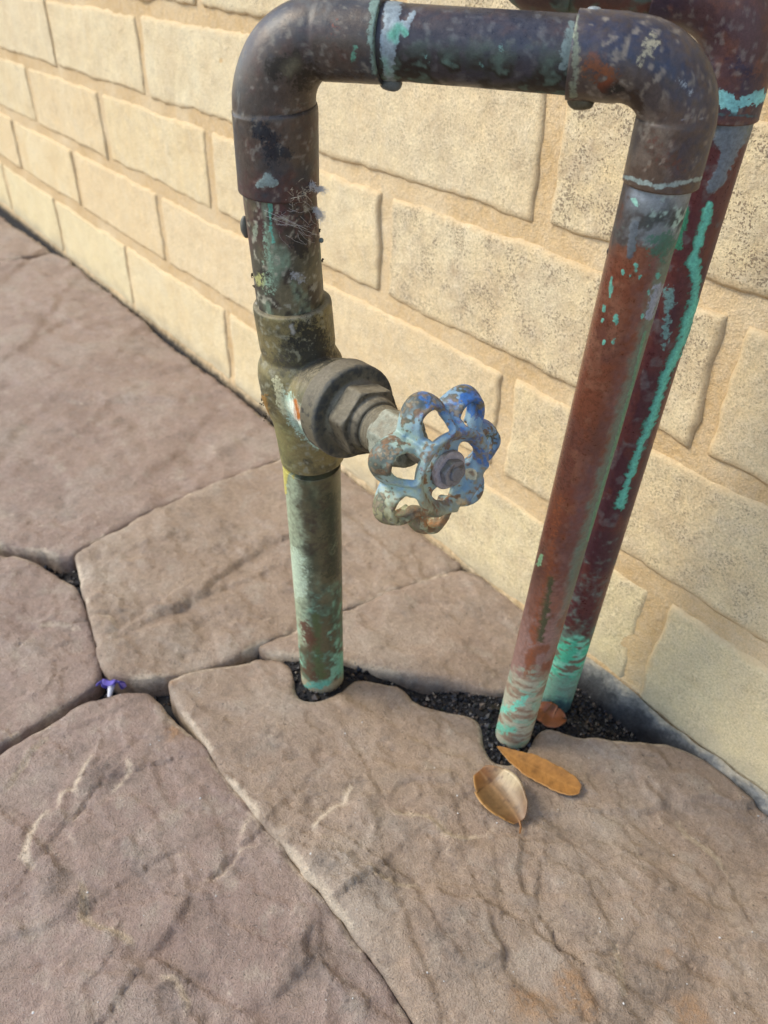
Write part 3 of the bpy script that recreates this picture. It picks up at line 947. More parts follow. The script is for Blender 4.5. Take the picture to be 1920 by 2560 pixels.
class Paint:
    def __init__(self, V, D):
        self.V, self.D = V, D
        self.px = project(V)
        self.face = ((CAM - V) * D).sum(1) > -0.002       # the side the stains were measured on
        self.c = np.zeros((len(V), 3))
        self.r = np.full(len(V), 0.5)
        self.m = np.zeros(len(V))
        self.h = np.zeros(len(V))
        self.c2 = np.zeros((len(V), 3))
        self.m2 = np.zeros(len(V))
        self.n4 = noise(V, 0.0011, 33)
        self.sn = fbm(V * np.array([1, 1, 0.35]), 0.007, 5, 4)      # streaky downward
        self.n1 = fbm(V, 0.02, 21, 4)
        self.n2 = fbm(V, 0.006, 25, 4)
        self.n3 = fbm(V, 0.0022, 29, 3)
    def put(self, mask, color, rough=None, metal=None, raise_=0):
        if isinstance(mask, Crust):            # crusty deposits: the shader breaks up their outline
            mask = np.clip(np.asarray(mask), 0, 1)
            w = mask / (mask + self.m2 * (1 - mask) + 1e-6)
            self.c2 = mix(self.c2, color, w)
            self.m2 = 1 - (1 - self.m2) * (1 - mask)
            self.h = self.h + mask * raise_
            if rough is not None:
                self.r = lerp(self.r, rough, mask)
            return
        mask = np.clip(mask, 0, 1)
        mask = np.clip(mask + 4 * mask * (1 - mask) * ((self.n3 - .5) * .9 + (self.n4 - .5) * .6), 0, 1)
        self.c = mix(self.c, color, mask)
        if rough is not None:
            self.r = lerp(self.r, rough, mask)
        if metal is not None:
            self.m = lerp(self.m, metal, mask)
        self.h = self.h + mask * raise_
    def stroke(self, pts, soft=0.5, jit=0.8, strength=1.0, seed=0):
        """mask along a px polyline of (x, y, half width)"""
        d, w, _ = seg_dist(self.px, pts)
        e = d / w + jit * (self.n3 - 0.5) * 2.2 + jit * 0.8 * (self.n2 - 0.5) * 2 + jit * 0.5 * (self.n4 - .5) * 2
        return (sstep(1 + soft * 1.9, 1 - soft * 1.6, e) * self.face * strength).view(Crust)
    def attrs(self):
        return dict(Col=self.c, Col2=self.c2, Msk=self.m2, Rgh=np.clip(self.r, 0.12, 1), Met=np.clip(self.m, 0, 1))

def painted_tube(name, path, radii, parent, painter, na=150, step=0.0007, mat=None, cap_end=False, lumps=0.00012):
    p, r, s = resample(path, radii, step)
    V, f, D, ring = tube_geo(p, r, na)
    pt = Paint(V, D)
    pt.s = s[ring] / s[-1]
    painter(pt)
    V = V + D * (pt.h + (pt.n2 - 0.5) * lumps)[:, None]
    # close the ends with rims so that no open edge shows
    n = len(V)
    ends = np.stack([p[0], p[-1]])
    V = np.concatenate([V, ends])
    nr = len(p)
    A = pt.attrs()
    for k in A:
        A[k] = np.concatenate([A[k], A[k][:1], A[k][-1:]])
    j = np.arange(na)
    t0 = np.stack([np.full(na, n), (j + 1) % na, j], -1)
    t1 = np.stack([np.full(na, n + 1), (nr - 1) * na + j, (nr - 1) * na + (j + 1) % na], -1)
    faces = [tuple(q) for q in f] if False else f
    me = np_mesh(name, V, faces, A)
    bmm = bmesh.new(); bmm.from_mesh(me); bmm.verts.ensure_lookup_table()
    for q in np.concatenate([t0, t1]):
        try:
            bmm.faces.new([bmm.verts[int(i)] for i in q]).smooth = False
        except ValueError:
            pass
    bmm.to_mesh(me); bmm.free()
    return part(name, me, mat or M_PIPE, parent)

RL, RR = 0.0143, 0.0111
FOOT_L, FOOT_R = on_ground((806, 1690)), on_ground((1283, 1833))
loop_base = FOOT_L
loop = thing('copper_pipe_loop', 'tarnished copper pipe loop carrying the gate valve with the blue handwheel', 'pipe', tuple(loop_base))

def P3(*px):
    return [on_loop(p) for p in px]

def down(p_hi, p_lo, z):
    """continue a straight run down to height z"""
    d = p_lo - p_hi
    return p_lo + d * ((z - p_lo[2]) / d[2])

# -- left lower pipe, between valve and ground
def paint_left_lower(p):
    z = p.V[:, 2]
    p.c[:] = OLIVE * 0.95
    p.m[:] = .15; p.r[:] = .38
    p.put(sstep(0.42, 0.62, p.n1), srgb(70, 76, 58), 0.45)
    p.put(sstep(0.5, 0.66, p.n2) * 0.6, srgb(62, 54, 46))
    p.put(sstep(0.52, 0.7, p.sn) * 0.7, srgb(112, 118, 92))
    k = sstep(0.135, 0.03, z)
    p.put(k * sstep(0.44, 0.6, p.n1 * .5 + p.n2 * .3 + p.n3 * .2) * .85, srgb(112, 146, 122), 0.85)
    p.put(k * sstep(0.52, 0.64, p.sn), srgb(92, 70, 50), 0.7)
    p.put(k * sstep(0.60, 0.68, p.n2), srgb(132, 178, 152), 0.9)
    # pale flank towards the left
    d, w, _ = seg_dist(p.px, [(712, 1160, 26), (735, 1380, 30), (748, 1480, 26), (756, 1600, 16)])
    p.put(sstep(1.6, .3, d / w + (p.n2 - .5)) * 0.7 * p.face, srgb(168, 180, 150), 0.85)
    p.put(p.stroke([(752, 1480, 14), (740, 1430, 22), (737, 1390, 16)], .7), srgb(186, 202, 176), .9)
    p.put(p.stroke([(790, 1540, 9), (792, 1620, 10), (802, 1690, 12)], .6) * .8, srgb(80, 96, 60))
    p.put(p.stroke([(832, 1250, 20), (838, 1420, 26)], .8) * .7, srgb(52, 58, 44), .4)
    p.put(p.stroke([(760, 1560, 10), (775, 1600, 12)], .7) * .9, srgb(100, 62, 46))
    p.put(p.stroke([(846, 1680, 12), (856, 1640, 10)], .7) * .9, srgb(126, 184, 160), .9)
    p.put(sstep(0.014, 0.006, z + (p.n2 - .5) * .006) * .9, srgb(170, 156, 126), .9)
    p.put(p.stroke([(770, 1712, 7), (800, 1716, 9), (822, 1706, 6)], .4), TURQ * .9, .9)
    # yellow paint drip
    p.put(p.stroke([(708, 1156, 6), (714, 1185, 7), (713, 1215, 3), (714, 1232, 4)], .3, .3), srgb(196, 186, 96), .6, raise_=.0004)
    p.put(p.stroke([(722, 1160, 4), (735, 1200, 3)], .6, .4) * .6, srgb(170, 160, 90))
a, b = on_loop((780, 1153)), FOOT_L
painted_tube('lower_pipe', [a, down(a, b, -0.03)], [RL, RL], loop, paint_left_lower)

# -- left upper pipe, between elbow and valve
def paint_left_upper(p):
    p.c[:] = srgb(104, 98, 76)
    p.m[:] = .2; p.r[:] = .36
    p.put(sstep(0.42, 0.6, p.n1), srgb(78, 76, 62), .45)
    top = sstep(640, 560, p.px[:, 1] + (p.n2 - .5) * 120)
    p.put(top * sstep(0.34, 0.5, p.n1 * .5 + p.sn * .5), srgb(86, 56, 54), .42)
    p.put(sstep(0.52, 0.64, p.sn) * .7, srgb(128, 146, 122), .8)
    p.put(sstep(0.56, 0.66, p.n2) * .8, srgb(56, 48, 42))
    p.put(sstep(0.6, 0.7, p.n3) * .45, srgb(170, 166, 146), .9)
    p.put(sstep(500, 475, p.px[:, 1] + (p.n2 - .5) * 40) * .9, srgb(138, 138, 128), .6)
    p.put(p.stroke([(674, 510, 4), (676, 560, 4), (682, 605, 3)], .8, 1.1) * .8, TURQ * .9, .9, raise_=.0002)
    p.put(p.stroke([(662, 560, 5), (666, 610, 7), (672, 660, 14), (676, 720, 16)], .9, 1.0) * .55, srgb(140, 166, 142), .9)
    p.put(p.stroke([(640, 560, 5), (636, 600, 4)], .8) * .8, srgb(140, 150, 130))
    p.put(p.stroke([(648, 690, 8), (648, 712, 6)], .8) * .8, srgb(178, 178, 112))
    p.put(p.stroke([(746, 600, 14), (752, 630, 12)], .8) * .9, DARKG)
    p.put(p.stroke([(770, 560, 40), (740, 520, 30)], .9) * .55, srgb(44, 44, 46), .7)
    p.put(p.stroke([(736, 690, 16), (752, 700, 12)], .7) * .6, srgb(150, 152, 152), .8)
a, b = P3((697, 462), (729, 775))
painted_tube('upper_pipe', [a, b], [RL, RL], loop, paint_left_upper)

# -- left elbow (reduces towards the bar)
def paint_left_elbow(p):
    p.c[:] = srgb(80, 70, 62)
    p.m[:] = .2; p.r[:] = .36
    p.put(sstep(.52, .64, p.n3 * .5 + p.n2 * .5) * .35, srgb(98, 74, 60), .4)
    p.put(sstep(0.4, 0.6, p.n1), srgb(60, 62, 66), .38)
    p.put(sstep(0.5, 0.66, p.n2 * .6 + p.n1 * .4) * .8, srgb(78, 58, 52), .4)
    up = p.D[:, 2]
    p.put(sstep(0.45, 0.62, p.n2) * sstep(.1, .8, up) * .6, srgb(96, 98, 96), .55)
    p.put(p.stroke([(650, 320, 22), (690, 380, 26), (716, 385, 14)], .9, .5) * .9, srgb(34, 38, 46), .3)
    p.put(p.stroke([(690, 170, 26), (735, 150, 24), (760, 190, 30)], .9) * .75, srgb(44, 38, 30), .7)
    p.put(p.stroke([(735, 160, 12), (720, 175, 10)], .8) * .7, srgb(120, 114, 92), .9)
    p.put(p.stroke([(800, 205, 14), (900, 190, 14)], .8) * .6, srgb(52, 40, 30))
    p.put(p.stroke([(880, 150, 5), (888, 120, 6)], .8) * .7, srgb(92, 140, 118), .9)
    p.put(p.stroke([(826, 90, 10), (840, 60, 16)], .9) * .5, srgb(122, 74, 58))
    p.put(p.stroke([(940, 5, 12), (930, 90, 8), (938, 180, 8)], .8) * .8, srgb(116, 140, 130), .85)
    p.put(p.stroke([(628, 262, 6), (700, 268, 5), (775, 255, 4)], .9, .3) * .3, srgb(120, 120, 112))
    p.put(p.stroke([(650, 460, 10), (668, 452, 16), (686, 458, 10)], .4, .3), srgb(134, 150, 146), .6, raise_=.0003)
    p.put(sstep(420, 470, p.px[:, 1] + (p.n2 - .5) * 60) * (p.px[:, 0] < 800) * .4, srgb(88, 56, 50))
    p.put(sstep(0.63, 0.72, p.n3) * .35, srgb(130, 126, 116), .8)
pts = P3((697, 472), (688, 275), (686, 262))
c_ = on_loop((680, 92))
bend_end = on_loop((806, 98))
p_end = on_loop((962, 104))
path = [pts[0], lerp(pts[0], pts[1], .97), pts[1], pts[2]] + list(arc(pts[2], c_, bend_end, 18)[1:]) + [lerp(bend_end, p_end, .04), p_end]
n_b = 17
R1, R2 = RL * 1.095, RR * 1.13
radii = [R1, R1, R1, R1 * .965] + list(np.linspace(R1 * .965, R2 * .975, n_b)) + [R2, R2]
painted_tube('elbow', path, radii, loop, paint_left_elbow, lumps=.0002)

# -- top bar
def paint_bar(p):
    p.c[:] = srgb(62, 58, 62)
    p.m[:] = .25; p.r[:] = .34
    p.put(sstep(0.42, 0.62, p.n1), srgb(60, 60, 68), .3)
    p.put(sstep(.52, .64, p.n2) * .25, srgb(96, 70, 60), .36)
    p.put(sstep(.56, .64, p.n3) * .4, srgb(92, 92, 94), .5)
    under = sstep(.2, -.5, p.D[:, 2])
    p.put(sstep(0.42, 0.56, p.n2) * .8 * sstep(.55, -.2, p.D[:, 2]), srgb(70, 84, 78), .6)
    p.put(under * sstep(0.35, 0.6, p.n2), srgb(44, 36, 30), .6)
    p.put(sstep(0.58, 0.66, p.n2) * under * .5, srgb(104, 128, 116), .85)
    for x, y in ((1060, 140), (1120, 150), (1200, 160), (1250, 120)):
        p.put(p.stroke([(x, y, 8), (x + 14, y + 16, 5)], 1.0, 1.0) * .4, srgb(116, 160, 150), .85)
    # solder run at the left joint
    p.put(p.stroke([(985, 8, 20), (978, 60, 18), (972, 110, 15), (970, 170, 14), (975, 200, 16)], .35, .5), srgb(138, 152, 158), .6, raise_=.0003)
    p.put(p.stroke([(1000, 70, 16), (1020, 60, 10), (1035, 30, 7)], .4, .7), srgb(142, 156, 162), .6, raise_=.0002)
    p.put(p.stroke([(985, 90, 9), (1000, 70, 8), (1012, 82, 6)], .6, .9) * .9, TURQ, .9)
    p.put(p.stroke([(962, 150, 6), (972, 180, 8)], .8, .8) * .8, srgb(132, 174, 156), .9)
    p.put(p.stroke([(1428, 60, 8), (1418, 120, 16), (1412, 160, 12)], .5, .7) * .9, srgb(112, 128, 126), .75)
b0, b1 = on_loop((940, 103)), on_loop((1450, 140))
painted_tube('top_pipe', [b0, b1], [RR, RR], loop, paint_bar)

# -- right elbow
def paint_right_elbow(p):
    p.c[:] = srgb(88, 72, 60)
    p.m[:] = .2; p.r[:] = .36
    p.put(sstep(.52, .64, p.n3 * .5 + p.n2 * .5) * .5, srgb(116, 82, 60), .4)
    p.put(sstep(0.42, 0.6, p.n1), srgb(72, 64, 62), .4)
    p.put(sstep(0.52, 0.62, p.n2) * .6, srgb(104, 92, 80), .7)
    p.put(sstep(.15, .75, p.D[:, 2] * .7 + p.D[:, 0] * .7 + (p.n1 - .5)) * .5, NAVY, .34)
    p.put(p.stroke([(1470, 60, 20), (1500, 120, 30)], .9) * .5, srgb(62, 60, 74), .36)
    p.put(p.stroke([(1480, 170, 26), (1530, 180, 18)], .9) * .7, srgb(122, 72, 40), .5)
    p.put(p.stroke([(1505, 218, 13), (1550, 222, 16)], .8) * .9, srgb(30, 30, 30), .4)
    p.put(p.stroke([(1500, 215, 10), (1520, 205, 10)], .8) * .5, srgb(140, 70, 36))
    p.put(p.stroke([(1590, 240, 22), (1600, 280, 14)], .9) * .7, srgb(58, 42, 30), .8)
    p.put(p.stroke([(1620, 130, 14), (1640, 80, 10), (1600, 150, 10)], .8, 1.0) * .6, srgb(150, 144, 122), .85)
    p.put(p.stroke([(1700, 200, 8), (1725, 230, 10)], .8, 1.0) * .5, srgb(140, 146, 150), .8)
    p.put(p.stroke([(1700, 298, 3), (1785, 296, 3)], .6, .2) * .6, srgb(134, 134, 138), .5)
    p.put(p.stroke([(1640, 360, 30), (1690, 420, 24)], .9) * .5, srgb(92, 58, 48))
    p.put(p.stroke([(1560, 442, 4), (1650, 468, 5), (1755, 446, 4)], .6, .8) * .9, srgb(146, 160, 154), .8)
    p.put(p.stroke([(1436, 40, 8), (1440, 170, 8), (1432, 240, 9)], .7, .6) * .8, srgb(126, 134, 116), .8)
    p.put(sstep(0.64, 0.72, p.n3) * .4, srgb(140, 130, 116), .8)
q0 = on_loop((1432, 138)); q1 = on_loop((1560, 147))
cR = on_loop((1706, 158)); q2 = on_loop((1692, 290)); q3 = on_loop((1652, 455))
path = [q0, lerp(q0, q1, .96), q1] + list(arc(lerp(q1, cR, .06), cR, lerp(q2, cR, .03), 18)) + [q2, lerp(q2, q3, .05), q3]
R3 = RR * 1.125
radii = [R3, R3, R3 * .975] + [R3 * .97] * 18 + [R3 * .975, R3, R3]
painted_tube('elbow', path, radii, loop, paint_right_elbow, lumps=.0002)

# -- right pipe
def paint_right(p):
    y = p.px[:, 1]
    p.c[:] = COPPER
    p.put(sstep(0.42, 0.62, p.n1), srgb(118, 62, 44), .34)
    p.put(sstep(.40, .6, p.sn) * .8, srgb(104, 66, 54), .45)
    p.put(sstep(.50, .62, p.n2) * .5, srgb(136, 92, 70), .5)
    p.m[:] = 0.3
    p.r[:] = .28
    # hazy mauve oxide towards the right flank
    ax = np.interp(y, [450, 1394, 1860], [1646, 1390, 1278])
    u = (p.px[:, 0] - ax) / np.interp(y, [450, 1860], [90, 45])
    p.put(sstep(-.2, .7, u + (p.n1 - .5) * 1.1) * .75, srgb(112, 78, 74), .55, .1)
    p.put(sstep(.55, .9, u + (p.n2 - .5) * .3) * p.face * .8, srgb(104, 120, 104), .7, 0)
    low = sstep(1380, 1640, y + (p.n1 - .5) * 260)
    p.put(low * .85, srgb(150, 118, 106), .75, 0)
    p.put(low * sstep(.5, .6, p.sn), srgb(134, 84, 62), .6)
    p.put(p.stroke([(1400, 1250, 12), (1370, 1420, 14), (1340, 1560, 14), (1322, 1680, 12)], .8) * .55, srgb(140, 80, 50), .4, .3)
    p.put(p.stroke([(1378, 1450, 7), (1362, 1540, 8), (1350, 1600, 5)], .8, .9) * .85, srgb(70, 78, 50), .8)
    bot = sstep(1665, 1715, y + (p.n2 - .5) * 70)
    p.put(bot, srgb(172, 168, 144), .9, 0)
    p.put(bot * sstep(.47, .60, fbm(p.V * np.array([1, 1, 2.2]), .009, 77, 5)) * .8, srgb(140, 172, 148), .9)
    p.put(bot * sstep(.48, .60, fbm(p.V * np.array([1, 1, 2.4]), .008, 79, 5)) * .85, srgb(142, 114, 92), .9)
    p.put(p.stroke([(1250, 1775, 9), (1285, 1772, 9), (1312, 1745, 6)], .8, 1.0) * .9, srgb(120, 206, 178), .9)
    p.put(p.stroke([(1240, 1815, 12), (1262, 1828, 9), (1290, 1822, 6)], .8, 1.0) * .8, srgb(104, 186, 158), .9)
    # solder sleeve below the elbow
    sl = sstep(640, 575, y + (p.n2 - .5) * 130) * sstep(-1.0, -.55, u + (p.n2 - .5) * .5)
    p.put(sl, srgb(118, 126, 128), .55, .1, raise_=.0002)
    p.put(sl * sstep(.46, .58, p.n2), srgb(66, 72, 70), .7)
    p.put(sl * sstep(.56, .62, p.n3 * .6 + p.n2 * .4), srgb(160, 184, 172), .9)
    p.put(sstep(660, 600, y + (p.n2 - .5) * 90) * sstep(.4, -.9, u + (p.n1 - .5)) * .8, srgb(62, 52, 48), .6, 0)
    p.put(sstep(545, 480, y + (p.n3 - .5) * 30) * .8 * sstep(-.9, -.5, u), srgb(142, 150, 156), .5)
    p.put(p.stroke([(1588, 560, 9), (1578, 610, 10), (1574, 640, 9)], .4, .4), srgb(96, 104, 110), .45, raise_=.0003)
    p.put(p.stroke([(1585, 500, 6), (1592, 510, 5)], .5, .9), srgb(150, 200, 182), .9)
    p.put(p.stroke([(1640, 630, 26), (1670, 600, 20)], .8, 1.1) * .8, srgb(72, 110, 92), .9)
    p.put(sstep(650, 610, y) * sstep(640, 660, y + 25) * .0, TURQ)
    for x, yy, r in ((1558, 681, 4), (1590, 670, 7), (1577, 690, 3), (1600, 692, 4), (1530, 700, 5), (1528, 720, 6), (1527, 738, 4), (1512, 770, 5), (1508, 800, 3), (1540, 795, 6), (1542, 806, 5), (1538, 830, 3), (1510, 856, 4), (1536, 852, 5), (1645, 690, 5), (1622, 730, 4), (1606, 790, 4)):
        p.put(p.stroke([(x, yy - r, r * .9), (x - 2, yy + r, r * .7)], .7, .9), TURQ * rng.uniform(.75, 1.0), .9, 0, .0002)
    p.put(p.stroke([(1352, 1390, 5), (1348, 1410, 5)], .4, .6), srgb(150, 190, 140), .9)
    # pale green seam on the right flank
    p.put(p.stroke([(1645, 720, 12), (1622, 790, 9)], .7, .6) * .9, srgb(142, 150, 166), .6)
    p.put(p.stroke([(1612, 830, 3.5), (1583, 950, 3.5), (1552, 1060, 3.5), (1520, 1170, 3.5), (1488, 1280, 4), (1468, 1350, 3)], .5, .5) * .9, srgb(104, 140, 112), .85, 0, .0003)
a, b = on_loop((1650, 440)), FOOT_R
painted_tube('right_pipe', [a, down(a, b, -0.03)], [RR, RR], loop, paint_right)

# -- solder lumps
def lump(center, r, scale, name='solder_drip', parent=loop, c=srgb(92, 98, 98), mat=None, R=None):
    bmm = bmesh.new()
    bmesh.ops.create_icosphere(bmm, subdivisions=3, radius=1)
    V = np.array([v.co[:] for v in bmm.verts])
    me = bpy.data.meshes.new(name)
    bmm.to_mesh(me); bmm.free()
    W_ = V * np.array(scale) * r
    if R is not None:
        W_ = W_ @ R.T
    W_ = W_ * (1 + 0.5 * (fbm(V + center[0] * 50, 0.9, 3)[:, None] - .5)) + center
    me.vertices.foreach_set('co', W_.astype(np.float32).ravel())
    me.polygons.foreach_set('use_smooth', np.ones(len(me.polygons), bool))
    n = len(V)
    cc = np.tile(c, (n, 1)) * (0.75 + 0.5 * fbm(W_, .004, 8)[:, None])
    set_attrs(me, dict(Col=cc, Col2=cc, Msk=np.zeros(n), Rgh=np.full(n, .5), Met=np.full(n, .1)))
    return part(name, me, mat or M_PIPE, parent)
barD = (b1 - b0) / np.linalg.norm(b1 - b0)
tow = lambda P, d=.0: P + (CAM - P) / np.linalg.norm(CAM - P) * d
lump(on_loop((978, 206)), .0030, (1.5, 1.3, .95))
lump(on_loop((1452, 250)), .0034, (1.5, 1.2, .9), c=srgb(84, 78, 60))
lump(tow(on_loop((1485, 28)), -.002), .0022, (1.3, 1.0, .6), c=srgb(130, 138, 140))
lump(on_loop((614, 566)), .0030, (.5, .8, 1.5), c=srgb(96, 94, 84))
lump(on_loop((803, 601)), .0009, (1, 1, 1.1), c=srgb(100, 112, 108))
lump(on_loop((1524, 627)), .0014, (.7, .8, 1.1), c=srgb(84, 78, 72))

# ------------------------------------------------------------------ gate valve
VC = on_loop((757, 955))
AX = np.array([.999, .003, .05]); AX /= np.linalg.norm(AX)
PD = on_loop((729, 775)) - on_loop((780, 1153)); PD /= np.linalg.norm(PD)
PD = PD - (PD @ AX) * AX * 0.0
EY = np.cross(PD, AX); EY /= np.linalg.norm(EY)      # horizontal, across the valve

def lathe(profile, axis, origin, na=96, step=None):
    """profile: list of (t, r) along axis"""
    t = np.array(profile, float)
    path = origin + t[:, :1] * axis
    T = np.asarray(axis)
    n = np.array([0, 0, 1.0]) if abs(T[2]) < .8 else np.array([0, -1.0, 0])
    n = n - (n @ T) * T; n /= np.linalg.norm(n)
    b = np.cross(T, n)
    a = np.linspace(0, 2 * np.pi, na, endpoint=False)
    dirs = np.cos(a)[:, None] * n + np.sin(a)[:, None] * b
    V = (path[:, None] + dirs[None] * t[:, 1][:, None, None]).reshape(-1, 3)
    nr = len(t)
    i, j = np.meshgrid(np.arange(nr - 1), np.arange(na), indexing='ij')
    f = np.stack([i * na + j, i * na + (j + 1) % na, (i + 1) * na + (j + 1) % na, (i + 1) * na + j], -1).reshape(-1, 4)
    F_ = [tuple(q) for q in f]
    F_.append(tuple(range(na))[::-1]); F_.append(tuple((nr - 1) * na + k for k in range(na)))
    return V, F_

def prism(n, r, t0, t1, axis, origin, rot=0.0, cham=0.0012):
    """hexagonal nut with chamfered corners"""
    T = np.asarray(axis)
    nn = np.array([0, 0, 1.0]); nn = nn - (nn @ T) * T; nn /= np.linalg.norm(nn)
    bb = np.cross(T, nn)
    na = n * 16
    a = np.linspace(0, 2 * np.pi, na, endpoint=False)
    k = np.pi / n
    loc = (a - rot) % (2 * k) - k
    rh = r * np.cos(k) / np.cos(loc)
    ring = []
    for t, lim in ((t0, .90), (t0 + cham * .4, .945), (t0 + cham, 1.0), (t1 - cham, 1.0), (t1 - cham * .4, .945), (t1, .90)):
        rr = np.minimum(rh, r * lim)
        rr = np.minimum(rr, r * .985)
        ring.append(origin + t * T + (np.cos(a)[:, None] * nn + np.sin(a)[:, None] * bb) * rr[:, None])
    V = np.concatenate(ring)
    nr = len(ring)
    i, j = np.meshgrid(np.arange(nr - 1), np.arange(na), indexing='ij')
    f = np.stack([i * na + j, i * na + (j + 1) % na, (i + 1) * na + (j + 1) % na, (i + 1) * na + j], -1).reshape(-1, 4)
    F_ = [tuple(q) for q in f]
    F_.append(tuple(range(na))[::-1]); F_.append(tuple((nr - 1) * na + k_ for k_ in range(na)))
    return V, F_

def fused(name, solids, voxel=0.0006, smooth=4):
    """melt several closed solids into one cast surface"""
    V, F_ = [], []
    for v, f in solids:
        k = len(V)
        V += [tuple(x) for x in v]
        F_ += [tuple(int(i) + k for i in q) for q in f]
    me = bpy.data.meshes.new(name + '_raw')
    me.from_pydata(V, [], F_)
    o = bpy.data.objects.new('tmp', me)
    col.objects.link(o)
    md = o.modifiers.new('r', 'REMESH'); md.mode = 'VOXEL'; md.voxel_size = voxel
    ms = o.modifiers.new('s', 'SMOOTH'); ms.iterations = smooth; ms.factor = 0.5
    dg = bpy.context.evaluated_depsgraph_get()
    out = bpy.data.meshes.new_from_object(o.evaluated_get(dg))
    bpy.data.objects.remove(o); bpy.data.meshes.remove(me)
    out.name = name
    out.polygons.foreach_set('use_smooth', np.ones(len(out.polygons), bool))
    return out

def paint_mesh(me, painter):
    n = len(me.vertices)
    V = np.empty(n * 3, np.float32); me.vertices.foreach_get('co', V); V = V.reshape(-1, 3).astype(float)
    D = np.empty(n * 3, np.float32); me.vertices.foreach_get('normal', D); D = D.reshape(-1, 3).astype(float)
    p = Paint(V, D)
    painter(p)
    V = V + D * p.h[:, None]
    me.vertices.foreach_set('co', V.astype(np.float32).ravel())
    set_attrs(me, p.attrs())
    me.update()
    return me

BODY = [lathe([(-.0430, .0150), (-.0425, .0158), (-.030, .0160), (-.020, .0164), (-.014, .0172), (-.008, .0186), (-.002, .0196), (.006, .0198), (.011, .0190), (.0150, .0172), (.0165, .0163), (.020, .0168), (.0375, .0169), (.0395, .0167), (.0398, .0160)], PD, VC),
        lathe([(0, .0150), (.008, .0158), (.016, .0166), (.022, .0178), (.0245, .0192), (.0300, .0196)], AX, VC)]
def paint_body(p):
    p.c[:] = srgb(128, 118, 80)
    p.m[:] = .3; p.r[:] = .4
    p.put(sstep(.42, .6, p.n1), srgb(98, 94, 68), .42)
    p.put(sstep(.52, .66, p.n2) * .6, srgb(70, 68, 54), .5)
    p.put(sstep(.56, .68, p.n3) * .5, srgb(150, 146, 122), .9)
    dusty = sstep(.2, .8, p.D[:, 2])
    p.put(dusty * .6, srgb(136, 126, 104), .95)
    p.put(p.stroke([(770, 830, 44), (800, 880, 40), (740, 860, 30)], .9, .6) * .75, srgb(40, 40, 36), .55)
    p.put(p.stroke([(790, 890, 26), (760, 940, 20), (700, 900, 20)], .9) * .5, srgb(90, 84, 70), .95)
    # pale rub with a rust spot on the belly
    p.put(p.stroke([(720, 1000, 16), (742, 1050, 20), (775, 1085, 18), (795, 1115, 10)], .7, .6) * .9, srgb(178, 204, 186), .8)
    p.put(p.stroke([(728, 1010, 8), (744, 1040, 11), (752, 1055, 6)], .5, .5), srgb(228, 232, 216), .8)
    p.put(p.stroke([(737, 1000, 4), (744, 1028, 8), (747, 1044, 5)], .5, .8), RUSTC, .9)
    p.put(p.stroke([(690, 950, 8), (700, 1000, 10), (712, 1030, 7)], .7, .8) * .8, srgb(190, 186, 150), .9)
    p.put(p.stroke([(660, 990, 7), (668, 1030, 6), (672, 1062, 5)], .5, 1.2) * .9, srgb(148, 112, 56), .95, raise_=.0006)
    p.put(p.stroke([(655, 1035, 5), (664, 1068, 4)], .5, 1.2), srgb(44, 38, 32), .95, raise_=.0004)
    p.put(sstep(1020, 1090, p.px[:, 1]) * p.face * sstep(760, 700, p.px[:, 0]) * .6, srgb(140, 136, 86), .7)
    p.put(p.stroke([(640, 758, 3), (700, 783, 3.5), (790, 765, 3)], .6, .4) * .8, srgb(160, 158, 150), .35, .4)
    p.put(p.stroke([(785, 735, 10), (790, 755, 8)], .8, 1.0) * .8, srgb(40, 36, 32), .9)
    p.put(p.stroke([(728, 815, 4), (733, 832, 4)], .5, .4) * .8, srgb(170, 168, 158), .6)
valve = part('gate_valve', paint_mesh(fused('gate_valve', BODY), paint_body), M_CAST, loop)

def sub(name, me, mat, parent=valve):
    o = bpy.data.objects.new(name, me)
    me.materials.append(mat)
    col.objects.link(o)
    return adopt(o, parent)

def paint_bonnet(p):
    p.c[:] = srgb(112, 106, 86)
    p.put(sstep(.42, .6, p.n1), srgb(94, 88, 70), .6)
    p.put(sstep(.54, .64, p.n3) * .6, srgb(44, 42, 36), .8)
    p.put(sstep(.2, .8, p.D[:, 2]) * .7, srgb(122, 114, 98), .95)
    t = (p.V - VC) @ AX
    rad = np.linalg.norm((p.V - VC) - t[:, None] * AX, axis=1)
    p.put(sstep(.0395, .0405, t) * sstep(.0175, .0125, rad) * .35, srgb(98, 88, 68), .85)
    p.put(sstep(.0385, .0405, t) * sstep(.0150, .0180, rad) * .6, srgb(58, 60, 58), .7)
    p.put(p.stroke([(885, 1122, 8), (902, 1128, 9), (915, 1130, 5)], .5, 1.1), srgb(206, 150, 40), .9, raise_=.0003)
    p.put(p.stroke([(690 + 180, 1140, 18), (900, 1140, 16)], .8) * .4, srgb(100, 92, 52))
fl = fused('bonnet', [lathe([(.0296, .0188), (.0300, .0203), (.0308, .0209), (.0405, .0209), (.0414, .0204), (.0416, .0192)], AX, VC, 128),
                      lathe([(.040, .0150), (.0432, .0146), (.0440, .0138)], AX, VC, 96)], .0005, 2)
sub('bonnet', paint_mesh(fl, paint_bonnet), M_CAST)

